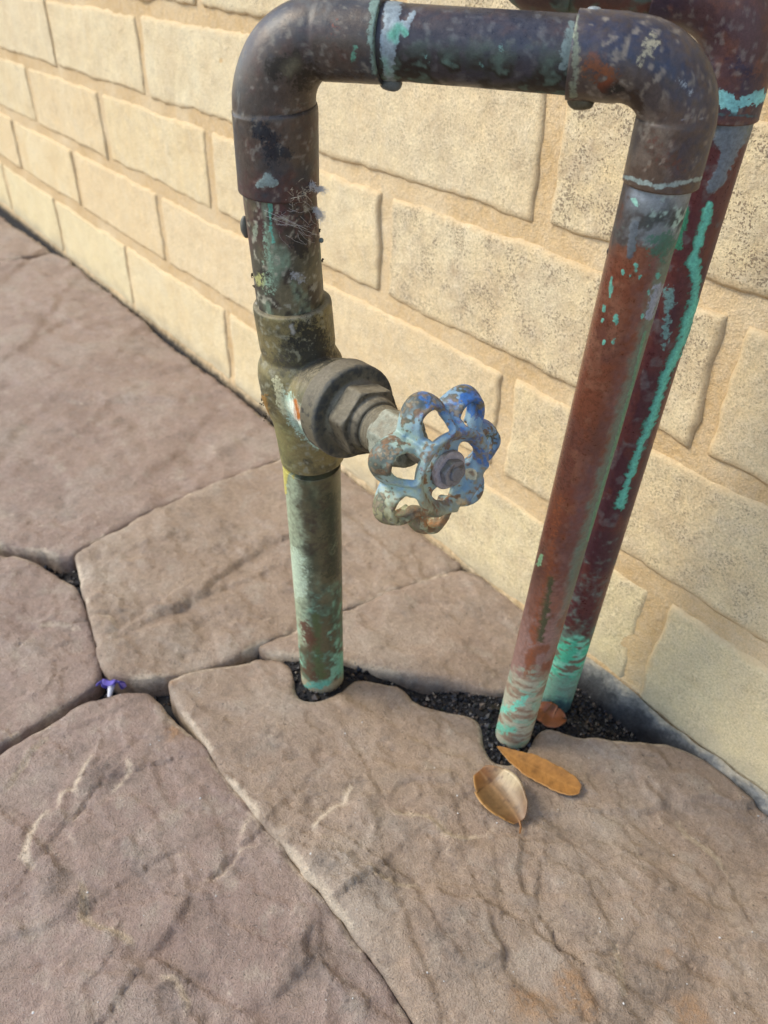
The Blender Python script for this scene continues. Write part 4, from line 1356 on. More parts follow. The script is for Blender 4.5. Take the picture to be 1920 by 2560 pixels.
def paint_nut(col_, dirt):
    def f(p):
        p.c[:] = col_
        p.put(sstep(.44, .6, p.n1), col_ * .75, .6)
        p.put(sstep(.54, .64, p.n3) * .5, dirt, .85)
        p.put(sstep(.3, .9, p.D[:, 2]) * .5, srgb(140, 132, 112), .95)
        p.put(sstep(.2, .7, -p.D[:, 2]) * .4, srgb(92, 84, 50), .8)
    return f
me = fused('bonnet_nut', [prism(6, .0158, .0425, .0535, AX, VC, .32), lathe([(.052, .0122), (.0555, .0118), (.0570, .0112), (.0575, .0106)], AX, VC)], .0005, 2)
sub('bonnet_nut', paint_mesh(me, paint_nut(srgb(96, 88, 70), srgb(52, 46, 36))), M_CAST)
# threaded neck
th = [(.0560, .0096)]
for k in range(5):
    t0 = .0565 + k * .0016
    th += [(t0, .0094), (t0 + .0008, .0102), (t0 + .0016, .0094)]
v_, f_ = lathe(th + [(.0655, .0090)], AX, VC)
me = np_mesh('neck', v_, f_)
sub('threaded_neck', paint_mesh(me, paint_nut(srgb(110, 100, 76), srgb(58, 50, 36))), M_CAST)
me = fused('packing_nut', [prism(6, .0114, .0630, .0765, AX, VC, .12), lathe([(.076, .0092), (.0795, .0084), (.0800, .0070)], AX, VC)], .00045, 2)
sub('packing_nut', paint_mesh(me, paint_nut(srgb(158, 162, 144), srgb(104, 104, 92))), M_CAST)
v_, f_ = lathe([(.074, .0042), (.0965, .0042)], AX, VC, 40)
sub('stem', paint_mesh(np_mesh('stem', v_, f_), paint_nut(srgb(110, 104, 88), srgb(52, 46, 36))), M_CAST)

# -- handwheel: pressed metal, seven hollow lobes round a pierced web
NL = 7
WR = 0.0304
WH_T = 0.0990            # web plane along the stem
IM = RT * 0.86 - UP * 0.51                     # image direction of the stem, projected into the wheel plane
WX = IM - (IM @ AX) * AX; WX /= np.linalg.norm(WX)
WY = np.cross(AX, WX)
WHEEL_ROT = math.radians(-58)
def handwheel():
    ns, ntheta = 60, NL * 36
    s = np.linspace(0.13, 1.0, ns)
    th = np.linspace(0, 2 * np.pi, ntheta, endpoint=False)
    S, T = np.meshgrid(s, th, indexing='ij')
    ph = (T * NL) % (2 * np.pi)                 # 0 in the middle of a lobe
    ph = np.where(ph > np.pi, ph - 2 * np.pi, ph) / np.pi
    lob = np.cos(ph * np.pi)
    # outer reach
    shape = np.clip(.5 + .5 * np.cos(ph * np.pi), 0, 1) ** 0.62
    Rr = 0.735 + 0.265 * shape
    q_s = [0.13, 0.30, 0.36, 0.42, 0.48, 0.56, 0.66, 0.75, 0.83, 0.90, 0.95, 1.0]
    q_r = [0.13, 0.38, 0.44, 0.48, 0.53, 0.62, 0.74, 0.86, 0.96, 1.00, 0.99, 0.93]
    q_z = [0.0, 0.0, 0.03, 0.11, 0.165, 0.165, 0.11, 0.02, -0.09, -0.20, -0.28, -0.32]
    base_r = np.interp(S, q_s, q_r)
    z = np.interp(S, q_s, q_z)
    for _ in range(2):
        z[1:-1] = .25 * z[:-2] + .5 * z[1:-1] + .25 * z[2:]
        base_r[1:-1] = .25 * base_r[:-2] + .5 * base_r[1:-1] + .25 * base_r[2:]
    w = sstep(0.46, 0.95, base_r)
    rad = base_r * lerp(1.0, Rr, w) * WR
    BR = np.interp(s, q_s, q_r)
    valley = sstep(0.55, 1.0, np.abs(ph))
    z = z + 0.04 * lob * sstep(.52, .66, base_r) * (S < .8) - valley * 0.13 * sstep(.50, .68, base_r) * sstep(1.02, .8, S)
    z = z * WR
    # pull faces of the valleys inwards
    V = np.stack([rad * np.cos(T), rad * np.sin(T), z], -1).reshape(-1, 3)
    faces = []
    for i in range(ns - 1):
        sm = (BR[i] + BR[i + 1]) / 2
        sq = (s[i] + s[i + 1]) / 2
        for j in range(ntheta):
            tm = (th[j] + np.pi / ntheta)
            p_ = ((tm * NL) % (2 * np.pi)); p_ = (p_ - 2 * np.pi if p_ > np.pi else p_) / np.pi
            # slot in every lobe
            du, dv = p_ / 0.70, (sm - 0.735) / 0.168 if sq < .8 else 9
            if abs(du) ** 2.6 + abs(dv) ** 2.6 < 1:
                continue
            # almond holes in the web
            q = ((tm - WEB_ROT) * 3) % (2 * np.pi); q = (q - 2 * np.pi if q > np.pi else q) / np.pi
            if (abs(q) / 0.52) ** 2 + ((sm - 0.335) / 0.105) ** 2 < 1:
                continue
            a = i * ntheta + j
            b = i * ntheta + (j + 1) % ntheta
            faces.append((a, (i + 1) * ntheta + j, (i + 1) * ntheta + (j + 1) % ntheta, b))
    me = bpy.data.meshes.new('w')
    me.from_pydata([tuple(v) for v in V], [], faces)
    bmm = bmesh.new(); bmm.from_mesh(me)
    bmesh.ops.delete(bmm, geom=[v for v in bmm.verts if not v.link_faces], context='VERTS')
    # ease the stepped hole outlines
    bd = [v for v in bmm.verts if v.is_boundary]
    for _ in range(5):
        new = {}
        for v in bd:
            nb = [e.other_vert(v).co for e in v.link_edges if e.is_boundary]
            if len(nb) == 2:
                new[v] = v.co * .5 + (nb[0] + nb[1]) * .25
        for v, c in new.items():
            v.co = c
    bmm.to_mesh(me); bmm.free()
    o = bpy.data.objects.new('tmp', me); col.objects.link(o)
    so = o.modifiers.new('s', 'SOLIDIFY'); so.thickness = 0.0029; so.offset = -0.3
    sb = o.modifiers.new('b', 'SUBSURF'); sb.levels = 1; sb.render_levels = 1
    rm = o.modifiers.new('r', 'REMESH'); rm.mode = 'VOXEL'; rm.voxel_size = 0.00034
    sm_ = o.modifiers.new('m', 'SMOOTH'); sm_.iterations = 6; sm_.factor = .5
    dg = bpy.context.evaluated_depsgraph_get()
    out = bpy.data.meshes.new_from_object(o.evaluated_get(dg))
    bpy.data.objects.remove(o)
    out.name = 'handwheel'
    n = len(out.vertices)
    V = np.empty(n * 3, np.float32); out.vertices.foreach_get('co', V); V = V.reshape(-1, 3).astype(float)
    ca, sa = math.cos(WHEEL_ROT), math.sin(WHEEL_ROT)
    x, y = V[:, 0] * ca - V[:, 1] * sa, V[:, 0] * sa + V[:, 1] * ca
    Wd = VC + WH_T * AX + x[:, None] * WX + y[:, None] * WY + V[:, 2:] * AX
    out.vertices.foreach_set('co', Wd.astype(np.float32).ravel())
    out.polygons.foreach_set('use_smooth', np.ones(len(out.polygons), bool))
    out.update()
    return out
WEB_ROT = math.radians(0)
BLUE = srgb(48, 98, 166); LBLUE = srgb(112, 152, 190); CREAMG = srgb(172, 186, 158)
def paint_wheel(p):
    rel = p.V - (VC + WH_T * AX)
    z = rel @ AX
    rad = np.linalg.norm(rel - z[:, None] * AX, axis=1) / WR
    p.c[:] = srgb(122, 152, 172)
    p.r[:] = .42
    px = p.px
    right = sstep(980, 1180, px[:, 0] - (px[:, 1] - 1100) * .55 + (p.n1 - .5) * 120)
    p.put((1 - right) * sstep(.34, .56, p.n1 * .5 + p.n2 * .5 + .04) * .9, srgb(164, 182, 158), .45)
    p.put(sstep(.46, .56, p.n2 * .7 + p.n1 * .3) * (.3 + .6 * right) * .75, srgb(86, 128, 172), .4)
    p.put((right * sstep(.50, .64, p.n2) * .8).view(Crust), srgb(66, 110, 166), .38)
    p.put(p.stroke([(1180, 1000, 22), (1215, 1030, 20), (1225, 1050, 10)], .4, .9), BLUE, .33)
    p.put(p.stroke([(1060, 1040, 10), (1130, 1010, 12), (1145, 1050, 8)], .8, 1.0) * .6, srgb(70, 112, 168), .35)
    # rubbed dark metal on the outer rolls
    wear = sstep(.84, .98, rad + (p.n2 - .5) * .25)
    p.put(wear * .9, srgb(62, 64, 52), .36)
    p.put((sstep(.62, .82, rad + (p.n2 - .5) * .4) * sstep(.44, .58, p.n3 * .5 + p.n4 * .5) * .6).view(Crust), srgb(70, 78, 66), .5)
    p.put((sstep(.48, .60, p.n3) * sstep(.5, .62, p.n1) * .6).view(Crust), srgb(128, 92, 60), .8)
    p.put((sstep(.74, .95, rad + (p.n2 - .5) * .3) * sstep(.45, .68, p.n3 * .6 + p.n4 * .4) * .8), srgb(48, 48, 42), .6)
    p.put((sstep(.50, .66, p.n3 * .5 + p.n4 * .5) * sstep(.4, .6, p.n2) * .7).view(Crust), srgb(74, 76, 62), .7)
    p.put((sstep(.52, .66, p.n2 * .5 + p.n4 * .5) * .55).view(Crust), srgb(150, 132, 104), .7)
    low = sstep(1215, 1290, px[:, 1] + (p.n1 - .5) * 90 - (px[:, 0] - 1040) * .1)
    p.put(low * .8, srgb(160, 152, 110), .6)
    p.put(low * sstep(.48, .6, p.n2) * .8, srgb(96, 92, 62), .6)
    p.put(p.stroke([(1040, 1280, 12), (1050, 1295, 10), (1085, 1312, 10), (1110, 1300, 9)], .7, 1.0) * .55, srgb(150, 100, 56), .8)
    web = sstep(.52, .44, rad)
    p.put(web * sstep(.46, .58, p.n2) * .6, srgb(128, 122, 118), .7)
    p.put(web * sstep(.56, .64, p.n3) * .7, srgb(120, 80, 44), .8)
    # inner wall of the dish is grimy
    p.put(sstep(.44, .48, rad) * sstep(.58, .53, rad) * sstep(.4, .6, p.n1 + .1) * .6, srgb(132, 132, 112), .75)
    p.put(p.stroke([(1176, 1184, 13), (1182, 1188, 12)], .15, .25), srgb(206, 194, 158), .6, raise_=.0002)
    p.put(p.stroke([(1178, 1180, 3), (1184, 1186, 3)], .5, 1.0) * .8, srgb(140, 100, 60))
    p.put(p.stroke([(1150, 1254, 9), (1160, 1256, 7)], .4, .5) * .8, srgb(190, 170, 130), .6)
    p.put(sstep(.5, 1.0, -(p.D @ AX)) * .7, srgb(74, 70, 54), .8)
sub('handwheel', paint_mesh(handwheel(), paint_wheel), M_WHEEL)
v_, f_ = lathe([(WH_T + .0008, .0070), (WH_T + .0012, .0077), (WH_T + .0026, .0077), (WH_T + .0030, .0071)], AX, VC, 64)
sub('washer', paint_mesh(np_mesh('washer', v_, f_, smooth=False), paint_nut(srgb(172, 164, 168), srgb(132, 108, 96))), M_CAST)
me = fused('hub_nut', [prism(6, .0056, WH_T + .0028, WH_T + .0060, AX, VC, .25, .0007)], .0003, 1)
sub('hub_nut', paint_mesh(me, paint_nut(srgb(134, 130, 132), srgb(84, 76, 68))), M_CAST)
v_, f_ = lathe([(WH_T + .005, .0028), (WH_T + .0066, .0028), (WH_T + .0069, .0024)], AX, VC, 40)
sub('stem_tip', paint_mesh(np_mesh('stem_tip', v_, f_, smooth=False), paint_nut(srgb(122, 122, 126), srgb(80, 76, 70))), M_CAST)

# ------------------------------------------------------------------ back pipe
BB = on_ground((1391, 1735))
def on_back(p):
    return on_plane(p, BB, LOOP_N)
back = thing('copper_pipe', 'dark maroon copper pipe with turquoise streak, between front pipe and wall', 'pipe', tuple(BB))
def paint_back(p):
    y = p.px[:, 1]
    p.c[:] = srgb(90, 50, 52)
    p.r[:] = .3
    p.put(sstep(.42, .6, p.n1), srgb(76, 44, 52), .4)
    p.put(sstep(.5, .64, p.sn) * .6, srgb(104, 58, 50), .45)
    p.m[:] = .15
    p.put(sstep(.60, .68, p.n2) * .5, srgb(104, 98, 98), .7)
    p.put(sstep(370, 330, y + (p.n2 - .5) * 30) * .9, srgb(116, 124, 122), .6)
    p.put(p.stroke([(1830, 330, 40), (1818, 390, 19), (1800, 440, 16), (1778, 472, 13)], .25, .4), srgb(112, 124, 134), .45, raise_=.0005)
    G = [(1772, 510, 10), (1766, 540, 14), (1752, 580, 12), (1740, 620, 10), (1733, 660, 16), (1738, 700, 13), (1735, 745, 15), (1718, 800, 14), (1700, 860, 14), (1665, 930, 13), (1648, 980, 12), (1630, 1040, 12), (1605, 1100, 12), (1583, 1160, 11), (1562, 1220, 10), (1550, 1262, 14)]
    p.put(p.stroke([(x, yy, w * 1.0) for x, yy, w in G], .5, .8) * .7, DEEPG, .8)
    p.put(p.stroke([(x + 2, yy, w * .58) for x, yy, w in G], .6, .8), srgb(116, 206, 184), .9, 0, .0006)
    p.put(p.stroke([(1716, 520, 10), (1705, 560, 12), (1692, 610, 13)], .4, .6), srgb(56, 130, 100), .9, raise_=.0003)
    p.put(p.stroke([(1673, 730, 9), (1668, 790, 8), (1664, 840, 9), (1660, 870, 6)], .8, 1.2) * .8, srgb(112, 150, 146), .9)
    p.put(sstep(1300, 1420, y + (p.n1 - .5) * 200) * sstep(.45, .7, p.n3 * .5 + p.n2 * .5) * .6, srgb(104, 116, 108), .8, 0)
    low = sstep(1590, 1605, y + (p.n2 - .5) * 36)
    p.put(sstep(1540, 1600, y + (p.n2 - .5) * 100) * sstep(.45, .6, p.n1 + .06) * .8, srgb(110, 140, 122), .85, 0)
    p.put(low, srgb(84, 186, 150), .9, 0)
    p.put(low * sstep(.50, .6, fbm(p.V * np.array([1, 1, 2.5]), .008, 87, 4)), srgb(128, 200, 172), .9)
    p.put(low * sstep(.56, .64, fbm(p.V * np.array([1, 1, 2.5]), .008, 97, 4)), srgb(116, 104, 86), .9)
    p.put(sstep(1675, 1705, y + (p.n2 - .5) * 50) * .85, srgb(120, 150, 132), .9)
    p.put(sstep(1735, 1765, y + (p.n2 - .5) * 30) * .9, srgb(48, 76, 84), .7)
t1, t2 = on_back((1697, 676)), on_back((1814, 268))
painted_tube('vertical_pipe', [t2, t1, down(t1, BB, -0.035)], [RR] * 3, back, paint_back)
def paint_back_elbow(p):
    p.c[:] = srgb(84, 58, 58)
    p.put(sstep(.38, .58, p.n1), srgb(66, 54, 66), .38)
    p.m[:] = .1
    p.put(sstep(.52, .66, p.n2) * .5, srgb(112, 70, 52), .45)
    p.put(sstep(.58, .66, p.n3) * .3, srgb(130, 120, 112), .8)
    p.put(p.stroke([(1800, 235, 12), (1840, 262, 16), (1870, 255, 12), (1905, 240, 12)], .4, 1.1), srgb(138, 204, 204), .9)
    p.put(p.stroke([(1790, 285, 4), (1890, 290, 4)], .5, .5) * .8, srgb(70, 92, 96), .7)
    p.put(p.stroke([(1840, 160, 26), (1880, 190, 24)], .9) * .6, srgb(52, 42, 58), .34)
e0 = on_back((1806, 292)); e1 = on_back((1842, 150)); ec = on_back((1884, -20)); e2 = on_back((1700, -38)); e3 = on_back((1640, -44))
path = [e0, lerp(e0, e1, .08), e1] + list(arc(lerp(e1, ec, .05), ec, lerp(e2, ec, .05), 16)) + [e2, e3]
painted_tube('elbow', path, [R3] * 2 + [R3] + [R3 * .985] * 16 + [R3, R3], back, paint_back_elbow, lumps=.0002)
def paint_back_bar(p):
    p.c[:] = srgb(80, 58, 52)
    p.put(sstep(.4, .6, p.n1), srgb(92, 56, 48), .42)
    p.put(sstep(.48, .6, p.n2) * .7, srgb(84, 104, 92), .7)
    p.put(sstep(.56, .64, p.sn) * .6, srgb(46, 36, 32), .6)
f0, f1 = on_back((1660, -42)), on_back((1420, -60))
painted_tube('top_pipe', [f0, f1], [RR, RR], back, paint_back_bar)
g0, g1 = on_back((1440, -58)), on_back((1372, -64)); gc = on_back((1262, -72)); g2 = gc + np.array([0, .004, .028]); g3 = g2 + np.array([0, 0, .02])
path = [g0, lerp(g0, g1, .5), g1] + list(arc(lerp(g1, gc, .05), gc, lerp(g2, gc, .05), 16)) + [g2, g3]
painted_tube('elbow', path, [R3] * 3 + [R3 * .985] * 16 + [R3, R3], back, paint_back_bar, lumps=.0002)
painted_tube('riser_pipe', [g2 + np.array([0, 0, .012]), g2 + np.array([0, 0, .20])], [RR, RR], back, paint_back_bar, na=64, step=.003)

# ------------------------------------------------------------------ leaves and petals
M_LEAF = vcol_mat('dead_leaf', .42, .22, 260, spec=.5)
def leaf_mesh(mid, width, normal_fn, n=90, m_=17, thick=.0004, cup=.2, color=None, prof=None):
    """mid: polyline of 3d points; width: max width; builds a thin solid blade"""
    P, _, s = resample(mid, [0] * len(mid), 1e-4)
    idx = np.linspace(0, len(P) - 1, n).astype(int)
    P = P[idx]
    t = np.linspace(0, 1, n)
    T = np.gradient(P, axis=0); T /= np.linalg.norm(T, axis=1)[:, None]
    top, bot, uu, tt = [], [], [], []
    for i in range(n):
        nn = normal_fn(t[i]); nn = nn - (nn @ T[i]) * T[i]; nn /= np.linalg.norm(nn)
        sd_ = np.cross(T[i], nn)
        w = prof(t[i]) * width / 2
        for k in np.linspace(-1, 1, m_):
            c = P[i] + sd_ * w * k + nn * (cup(t[i], k) if callable(cup) else cup * w * k * k)
            top.append(c + nn * thick / 2); bot.append(c - nn * thick / 2)
            uu.append(k); tt.append(t[i])
    V = np.array(top + bot); N = n * m_
    F_ = []
    for i in range(n - 1):
        for j in range(m_ - 1):
            a, b, c, d = i * m_ + j, (i + 1) * m_ + j, (i + 1) * m_ + j + 1, i * m_ + j + 1
            F_.append((a, b, c, d)); F_.append((N + d, N + c, N + b, N + a))
        for j in (0, m_ - 1):
            a, b = i * m_ + j, (i + 1) * m_ + j
            F_.append((a, N + a, N + b, b) if j == 0 else (b, N + b, N + a, a))
    for i in (0, n - 1):
        for j in range(m_ - 1):
            a, b = i * m_ + j, i * m_ + j + 1
            F_.append((b, N + b, N + a, a) if i == 0 else (a, N + a, N + b, b))
    uu, tt = np.array(uu * 2), np.array(tt * 2)
    C_ = color(uu, tt, V)
    me = np_mesh('leaf', V, F_, dict(Col=C_))
    return me

def G(x, y, z):
    return on_ground((x * K, y * K), z)
# oval tan leaf lying by the right pipe
def oval_prof(t):
    return min(1, (t / .42) ** .8 if t < .42 else 1) * (1 - max(0, (t - .70) / .30) ** 2.3) ** .5 * (1 + .02 * math.sin(t * 37) + .015 * math.sin(t * 71 + 1)) * (1 if t < .999 else .05) + .01
def oval_col(u, t, V):
    c = np.tile(srgb(160, 112, 56), (len(u), 1)) * (0.8 + .4 * fbm(V, .006, 3)[:, None])
    c = mix(c, srgb(112, 72, 30), sstep(.25, 0, np.hypot((t - .48) / .28, u * .5)) * .75)
    c = mix(c, srgb(196, 146, 82), sstep(.10, 0, np.abs(u)) * .25)
    c = mix(c, srgb(206, 156, 92), sstep(.86, 1, np.abs(u)) * .6)
    vein = np.abs(((t * 16 - np.abs(u) * 1.6) % 1) - .5)
    c = mix(c, srgb(118, 78, 38), sstep(.10, .02, vein) * sstep(1, .8, np.abs(u)) * .4)
    c = mix(c, srgb(84, 54, 26), sstep(.60, .72, fbm(V, .003, 13, 3)) * .3)
    return c
lf = leaf_mesh([G(1074, 1612, .0105), G(1110, 1636, .0085), G(1165, 1664, .0075), G(1215, 1690, .0072), G(1256, 1708, .0068)], .0155, lambda t: np.array([-.05, -.2, 1.0]), color=oval_col, prof=oval_prof, cup=.10)
lb = G(1165, 1664, .004)
o = part('leaf_blade', lf, M_LEAF, thing('dead_leaf', 'flat oval tan leaf lying on the flagstone, tip at the pipe foot', 'leaf', tuple(lb), 'dead leaves on the paving'))

# cupped brown leaf with a stalk
def cup_prof(t):
    return max(.015, math.sin(math.pi * min(1, t * .93 + .02)) ** .55)
def cup_col(u, t, V):
    c = np.tile(srgb(112, 86, 54), (len(u), 1)) * (0.85 + .3 * fbm(V, .007, 5)[:, None])
    c = mix(c, srgb(196, 178, 140), sstep(.2, .9, u) * sstep(.25, .6, t) * .75)  # highlight on the upper right half, painted into the leaf colour
    c = mix(c, srgb(118, 74, 30), sstep(.62, 1, t) * .9)
    c = mix(c, srgb(104, 68, 34), sstep(.3, 0, t) * .7)
    c = mix(c, srgb(198, 150, 84), sstep(.82, .95, -u) * .8)  # lit look of the raised lower edge, painted as a paler rim
    vein = np.abs(((t * 12 - np.abs(u) * 1.5) % 1) - .5)
    c = mix(c, srgb(92, 64, 34), sstep(.09, .02, vein) * sstep(1, .8, np.abs(u)) * .35)
    c = mix(c, srgb(150, 116, 74), sstep(.06, 0, np.abs(u)) * .5)
    c = mix(c, srgb(70, 46, 24), sstep(.60, .70, fbm(V, .003, 13, 3)) * .6)
    return c
cm = [G(1122, 1776, .0085), G(1108, 1752, .0085), G(1084, 1722, .0078), G(1058, 1692, .0082), G(1036, 1664, .0115)]
lf = leaf_mesh(cm, .0265, lambda t: np.array([-.15, -.25, 1.0]), color=cup_col, prof=cup_prof, cup=lambda t, k: (.0058 * abs(k) ** 2.2 * math.sin(math.pi * t) ** .7) if k > 0 else .0075 * abs(k) ** 2.0 * math.sin(math.pi * t) ** .7)
leafB = thing('dead_leaf', 'curled pointed brown leaf with raised edges, beside the flat oval leaf', 'leaf', tuple(G(1084, 1722, .003)), 'dead leaves on the paving')
part('leaf_blade', lf, M_LEAF, leafB)
sp, sr, _ = resample([G(1122, 1773, .0086), G(1125, 1786, .0082), G(1123, 1800, .0078)], [.0007, .0006, .0005], .0006)
V_, f_, _, _ = tube_geo(sp, sr, 10)
part('leaf_stalk', np_mesh('leaf_stalk', V_, f_, dict(Col=np.tile(srgb(126, 84, 40), (len(V_), 1)))), M_LEAF, leafB)

# folded leaf in the hollow
def fold_col(u, t, V):
    return np.tile(srgb(122, 70, 38), (len(u), 1)) * (0.6 + .5 * fbm(V, .005, 9)[:, None])
lf = leaf_mesh([G(1160, 1524, .007), G(1176, 1540, .005), G(1196, 1550, .004), G(1218, 1555, .001)], .017, lambda t: np.array([-.1, -.35, 1.0]), color=fold_col, prof=lambda t: max(.02, math.sin(math.pi * (t * .92 + .06)) ** .7), cup=lambda t, k: .0022 * abs(k) + .0012 * math.sin(t * 9))
part('leaf_blade', lf, M_LEAF, thing('dead_leaf', 'folded orange brown leaf in the dark soil between two pipe feet', 'leaf', tuple(G(1185, 1545, -.004)), 'dead leaves on the paving'))

# fallen purple blossom
M_PETAL = vcol_mat('petal', .5, .15, 500, spec=.3)
fb = G(240, 1484, -.002)
flower = thing('blossom', 'small fallen purple blossom with white tube in a paving joint', 'flower', tuple(fb))
fd = G(236, 1506, -.001) - G(240, 1482, .003)
tp, tr, _ = resample([G(241, 1478, .004), G(239, 1490, .003), G(236, 1506, .0005)], [.0024, .0019, .0012], .0006)
V_, f_, _, _ = tube_geo(tp, tr, 20)
part('flower_tube', np_mesh('flower_tube', V_, f_, dict(Col=mix(np.tile(srgb(214, 214, 222), (len(V_), 1)), srgb(130, 124, 214), sstep(.4, 0, np.repeat(np.linspace(0, 1, len(tp)), 20))))), M_PETAL, flower)
fdn = -fd / np.linalg.norm(fd)
for k in range(5):
    a = k * 2 * math.pi / 5 + .3
    e1 = np.cross(fdn, [0, 0, 1.0]); e1 /= np.linalg.norm(e1); e2 = np.cross(e1, fdn)
    d = e1 * math.cos(a) + e2 * math.sin(a) * .8
    o0 = G(241, 1478, .0045)
    lf = leaf_mesh([o0, o0 + d * .0036 + fdn * .0014, o0 + d * .0070 + fdn * (.0006 + .0008 * math.sin(k * 2.1)), o0 + d * .0094 - fdn * .0022], .0088, lambda t: fdn + .01, n=14, m_=9, thick=.0003,
                   color=lambda u, t, V: np.tile(srgb(98, 88, 170), (len(u), 1)) * (0.6 + .8 * fbm(V, .002, 4)[:, None]), prof=lambda t: .35 + .65 * math.sin(math.pi * min(1, t * .8 + .1)) ** .8 if t < .98 else .3, cup=.25)
    part('petal', lf, M_PETAL, flower)

# yellowed leaf scraps in the joint along the wall
M_SCRAP = vcol_mat('leaf_scrap', .6, .2, 500)
for nm, (x, y, z, ln_, lab) in enumerate([(444, 767, .004, .016, 'larger yellowed leaf scrap in the wall joint, farther from the valve'), (522, 826, .002, .012, 'smaller tan leaf scrap in the wall joint, close to the valve')]):
    c0 = G(x, y, z)
    lf = leaf_mesh([c0 + np.array([-ln_ / 2, .002, .002]), c0 + np.array([0, -.001, .004]), c0 + np.array([ln_ / 2, .001, .001])], ln_ * .5, lambda t: np.array([.1, -.5, .9]), n=16, m_=9,
                   color=lambda u, t, V: np.tile(srgb(206, 176, 110), (len(u), 1)) * (0.8 + .4 * fbm(V, .004, 4)[:, None]), prof=lambda t: max(.05, math.sin(math.pi * (t * .9 + .05)) ** .8), cup=.3)
    part('scrap_blade', lf, M_SCRAP, thing('leaf_scrap', lab, 'leaf', tuple(c0), 'leaf scraps along the wall joint'))

# ------------------------------------------------------------------ cobweb and lint on the upper pipe
M_LINT = simple_mat('lint', [(0.3, (0.5, 0.49, 0.48)), (0.7, (0.8, 0.78, 0.75))], 300, .95, 0, .1)
web = thing('cobweb', 'grey dusty cobweb with straw coloured fluff clinging under the left elbow', 'cobweb', tuple(on_loop((750, 500))))
axis_u = (on_loop((729, 775)) - on_loop((697, 462))); axis_u /= np.linalg.norm(axis_u)
A0 = on_loop((697, 462))
def on_pipe_surface(px, off=.0004):
    """front surface of the upper pipe under a px, falling back to its flank"""
    v = ray(px); v = v / np.linalg.norm(v)
    w = CAM - A0
    d = v - (v @ axis_u) * axis_u; e = w - (w @ axis_u) * axis_u
    a_, b_, c_ = d @ d, 2 * d @ e, e @ e - (RL + off) ** 2
    disc = b_ * b_ - 4 * a_ * c_
    t = (-b_ - math.sqrt(disc)) / (2 * a_) if disc > 0 else -b_ / (2 * a_)
    return CAM + v * t
def strands(items, name, mat, parent, na=5):
    V, Fc = [], []
    for pts, r0 in items:
        pp, rr, _ = resample(pts, np.linspace(r0, r0 * .6, len(pts)), max(.0006, r0))
        v, f, _, _ = tube_geo(pp, rr, na)
        k = len(V)
        V += [tuple(q) for q in v]
        Fc += [tuple(int(i) + k for i in q) for q in f]
    o = part(name, np_mesh(name, V, np.array(Fc)), mat, parent)
    return o
it = []
for k in range(24):        # dusty threads stretched over the pipe
    x0, y0 = random.uniform(690, 790), random.uniform(490, 590)
    ln_ = random.uniform(15, 60); a = random.uniform(-.3, 1.0)
    pts = [on_pipe_surface((x0 + ln_ * t * math.cos(a) + random.uniform(-3, 3), y0 + ln_ * t * math.sin(a) + 8 * math.sin(t * 3) + random.uniform(-2, 2)), random.uniform(.0003, .0016)) for t in np.linspace(0, 1, 6)]
    it.append((pts, random.uniform(.00002, .00005)))
for (x0, y0, x1, y1) in ((660, 525, 770, 575), (665, 540, 800, 590), (700, 540, 765, 572), (690, 560, 775, 566)):
    it.append(([on_pipe_surface((lerp(x0, x1, t), lerp(y0, y1, t)), .0012) for t in np.linspace(0, 1, 6)], .00005))
o = strands(it, 'thread', M_LINT, web); o['kind'] = 'stuff'
it = []
for k in range(80):       # straw coloured fluff
    c = (random.gauss(752, 14), random.gauss(482, 8))
    p0 = on_pipe_surface(c, random.uniform(0, .002))
    d = rng.normal(size=3) * .0016
    it.append(([p0, p0 + d * .5 + rng.normal(size=3) * .0006, p0 + d + rng.normal(size=3) * .0006], random.uniform(.00005, .00012)))
o = strands(it, 'fluff', simple_mat('straw', [(0.3, (0.48, 0.40, 0.28)), (0.7, (0.75, 0.66, 0.50))], 300, .95, 0, .1), web); o['kind'] = 'stuff'
it = []
for (cx, cy, ex, ey, nn_) in ((780, 470, 818, 474, 60), (785, 520, 806, 540, 70), (770, 455, 785, 470, 40), (790, 540, 812, 546, 30)):   # grey tufts reaching out
    a = on_pipe_surface((cx, cy), .0005)
    dep = np.linalg.norm(a - CAM)
    e = CAM + ray((ex, ey)) / np.linalg.norm(ray((ex, ey))) * dep
    for k in range(nn_):
        t0 = random.uniform(0, .5); t1 = random.uniform(t0 + .2, 1.05)
        j = rng.normal(size=(3, 3)) * .0009
        q0, q1 = lerp(a, e, t0), lerp(a, e, t1)
        it.append(([q0 + j[0] * .8, lerp(q0, q1, .5) + j[1], q1 + j[2]], random.uniform(.00004, .00010)))
o = strands(it, 'tuft', M_LINT, web); o['kind'] = 'stuff'

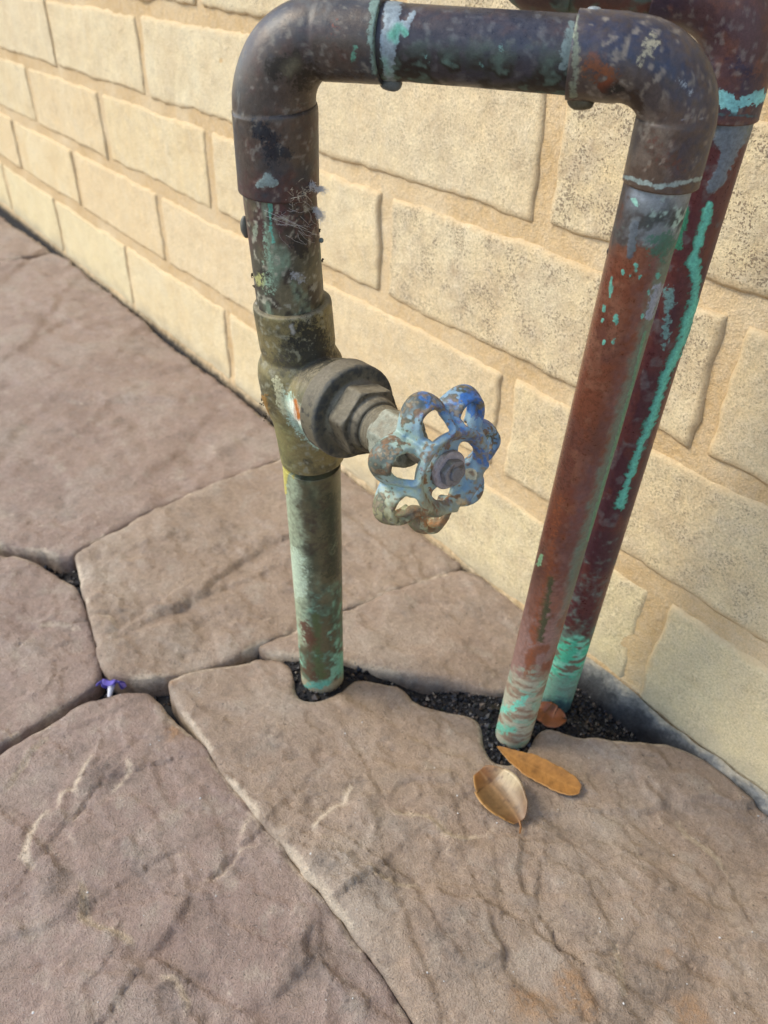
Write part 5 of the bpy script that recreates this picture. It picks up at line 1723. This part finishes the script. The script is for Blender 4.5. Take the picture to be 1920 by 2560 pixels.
# crumbs of dirt stuck on the pipes
M_CRUMB = simple_mat('dirt_crumb', [(0.3, (0.02, 0.016, 0.012)), (0.7, (0.10, 0.075, 0.045))], 600, .95, .0003, .2)
def crumbs(spots, parent):
    V, Fc = [], []
    ico = np.array([(0, 0, 1), (.9, 0, .3), (.2, .85, .2), (-.8, .5, .1), (-.7, -.6, .2), (.3, -.9, .1), (0, 0, -.8)])
    tri = [(0, 1, 2), (0, 2, 3), (0, 3, 4), (0, 4, 5), (0, 5, 1), (6, 2, 1), (6, 3, 2), (6, 4, 3), (6, 5, 4), (6, 1, 5)]
    for (x, y, r, n) in spots:
        for k in range(n):
            c = on_loop((x + random.gauss(0, r), y + random.gauss(0, r * 1.6)))
            R = np.linalg.qr(rng.normal(size=(3, 3)))[0]
            q = ico @ R * random.uniform(.0002, .0006) + c
            b_ = len(V); V += [tuple(v) for v in q]
            Fc += [(a + b_, b + b_, c_ + b_) for a, b, c_ in tri]
    o = part('dirt_crust', np_mesh('dirt_crust', V, np.array(Fc), smooth=False), M_CRUMB, parent)
    o['kind'] = 'stuff'
crumbs([(632, 688, 1.6, 16), (637, 715, 1.5, 8), (664, 1045, 3, 24), (656, 1005, 3, 18), (806, 652, 1.5, 6), (799, 575, 1.5, 6)], loop)

# pale grit scattered on the stones
def grit():
    V, Fc = [], []
    ico = np.array([(0, 0, 1), (.9, 0, .3), (.2, .85, .2), (-.8, .5, .1), (-.7, -.6, .2), (.3, -.9, .1), (0, 0, -.8)])
    tri = [(0, 1, 2), (0, 2, 3), (0, 3, 4), (0, 4, 5), (0, 5, 1), (6, 2, 1), (6, 3, 2), (6, 4, 3), (6, 5, 4), (6, 1, 5)]
    deps = bpy.context.evaluated_depsgraph_get()
    spots = [(905, 1806), (1242, 2058), (1555, 2298), (1500, 2330), (1880, 2330), (1895, 2040), (598, 2400), (815, 2500), (1395, 2024), (1706, 2392), (540, 2240), (1283, 2430)]
    spots += [(random.uniform(20, 1900), random.uniform(1700, 2540)) for _ in range(40)]
    for (x, y) in spots:
        v = Vector(ray((x, y))).normalized()
        hit, loc, nor, _, ob, _ = scene.ray_cast(deps, Vector(CAM), v)
        if not hit or not ob.name.startswith('flagstone'):
            continue
        R = np.linalg.qr(rng.normal(size=(3, 3)))[0]
        q = ico @ R * random.uniform(.0003, .0008) * np.array([1, 1, .7]) + np.array(loc) + [0, 0, .0002]
        b_ = len(V); V += [tuple(k) for k in q]
        Fc += [(a + b_, b + b_, c_ + b_) for a, b, c_ in tri]
    o = obj('grit', np_mesh('grit', V, np.array(Fc), smooth=False), simple_mat('pale_grit', [(0.3, (0.45, 0.44, 0.42)), (0.7, (0.75, 0.74, 0.7))], 300, .6, 0, .4))
    o['kind'] = 'stuff'
    o['label'] = 'tiny pale specks of grit strewn over the flagstones'
bpy.context.view_layer.update()
grit()
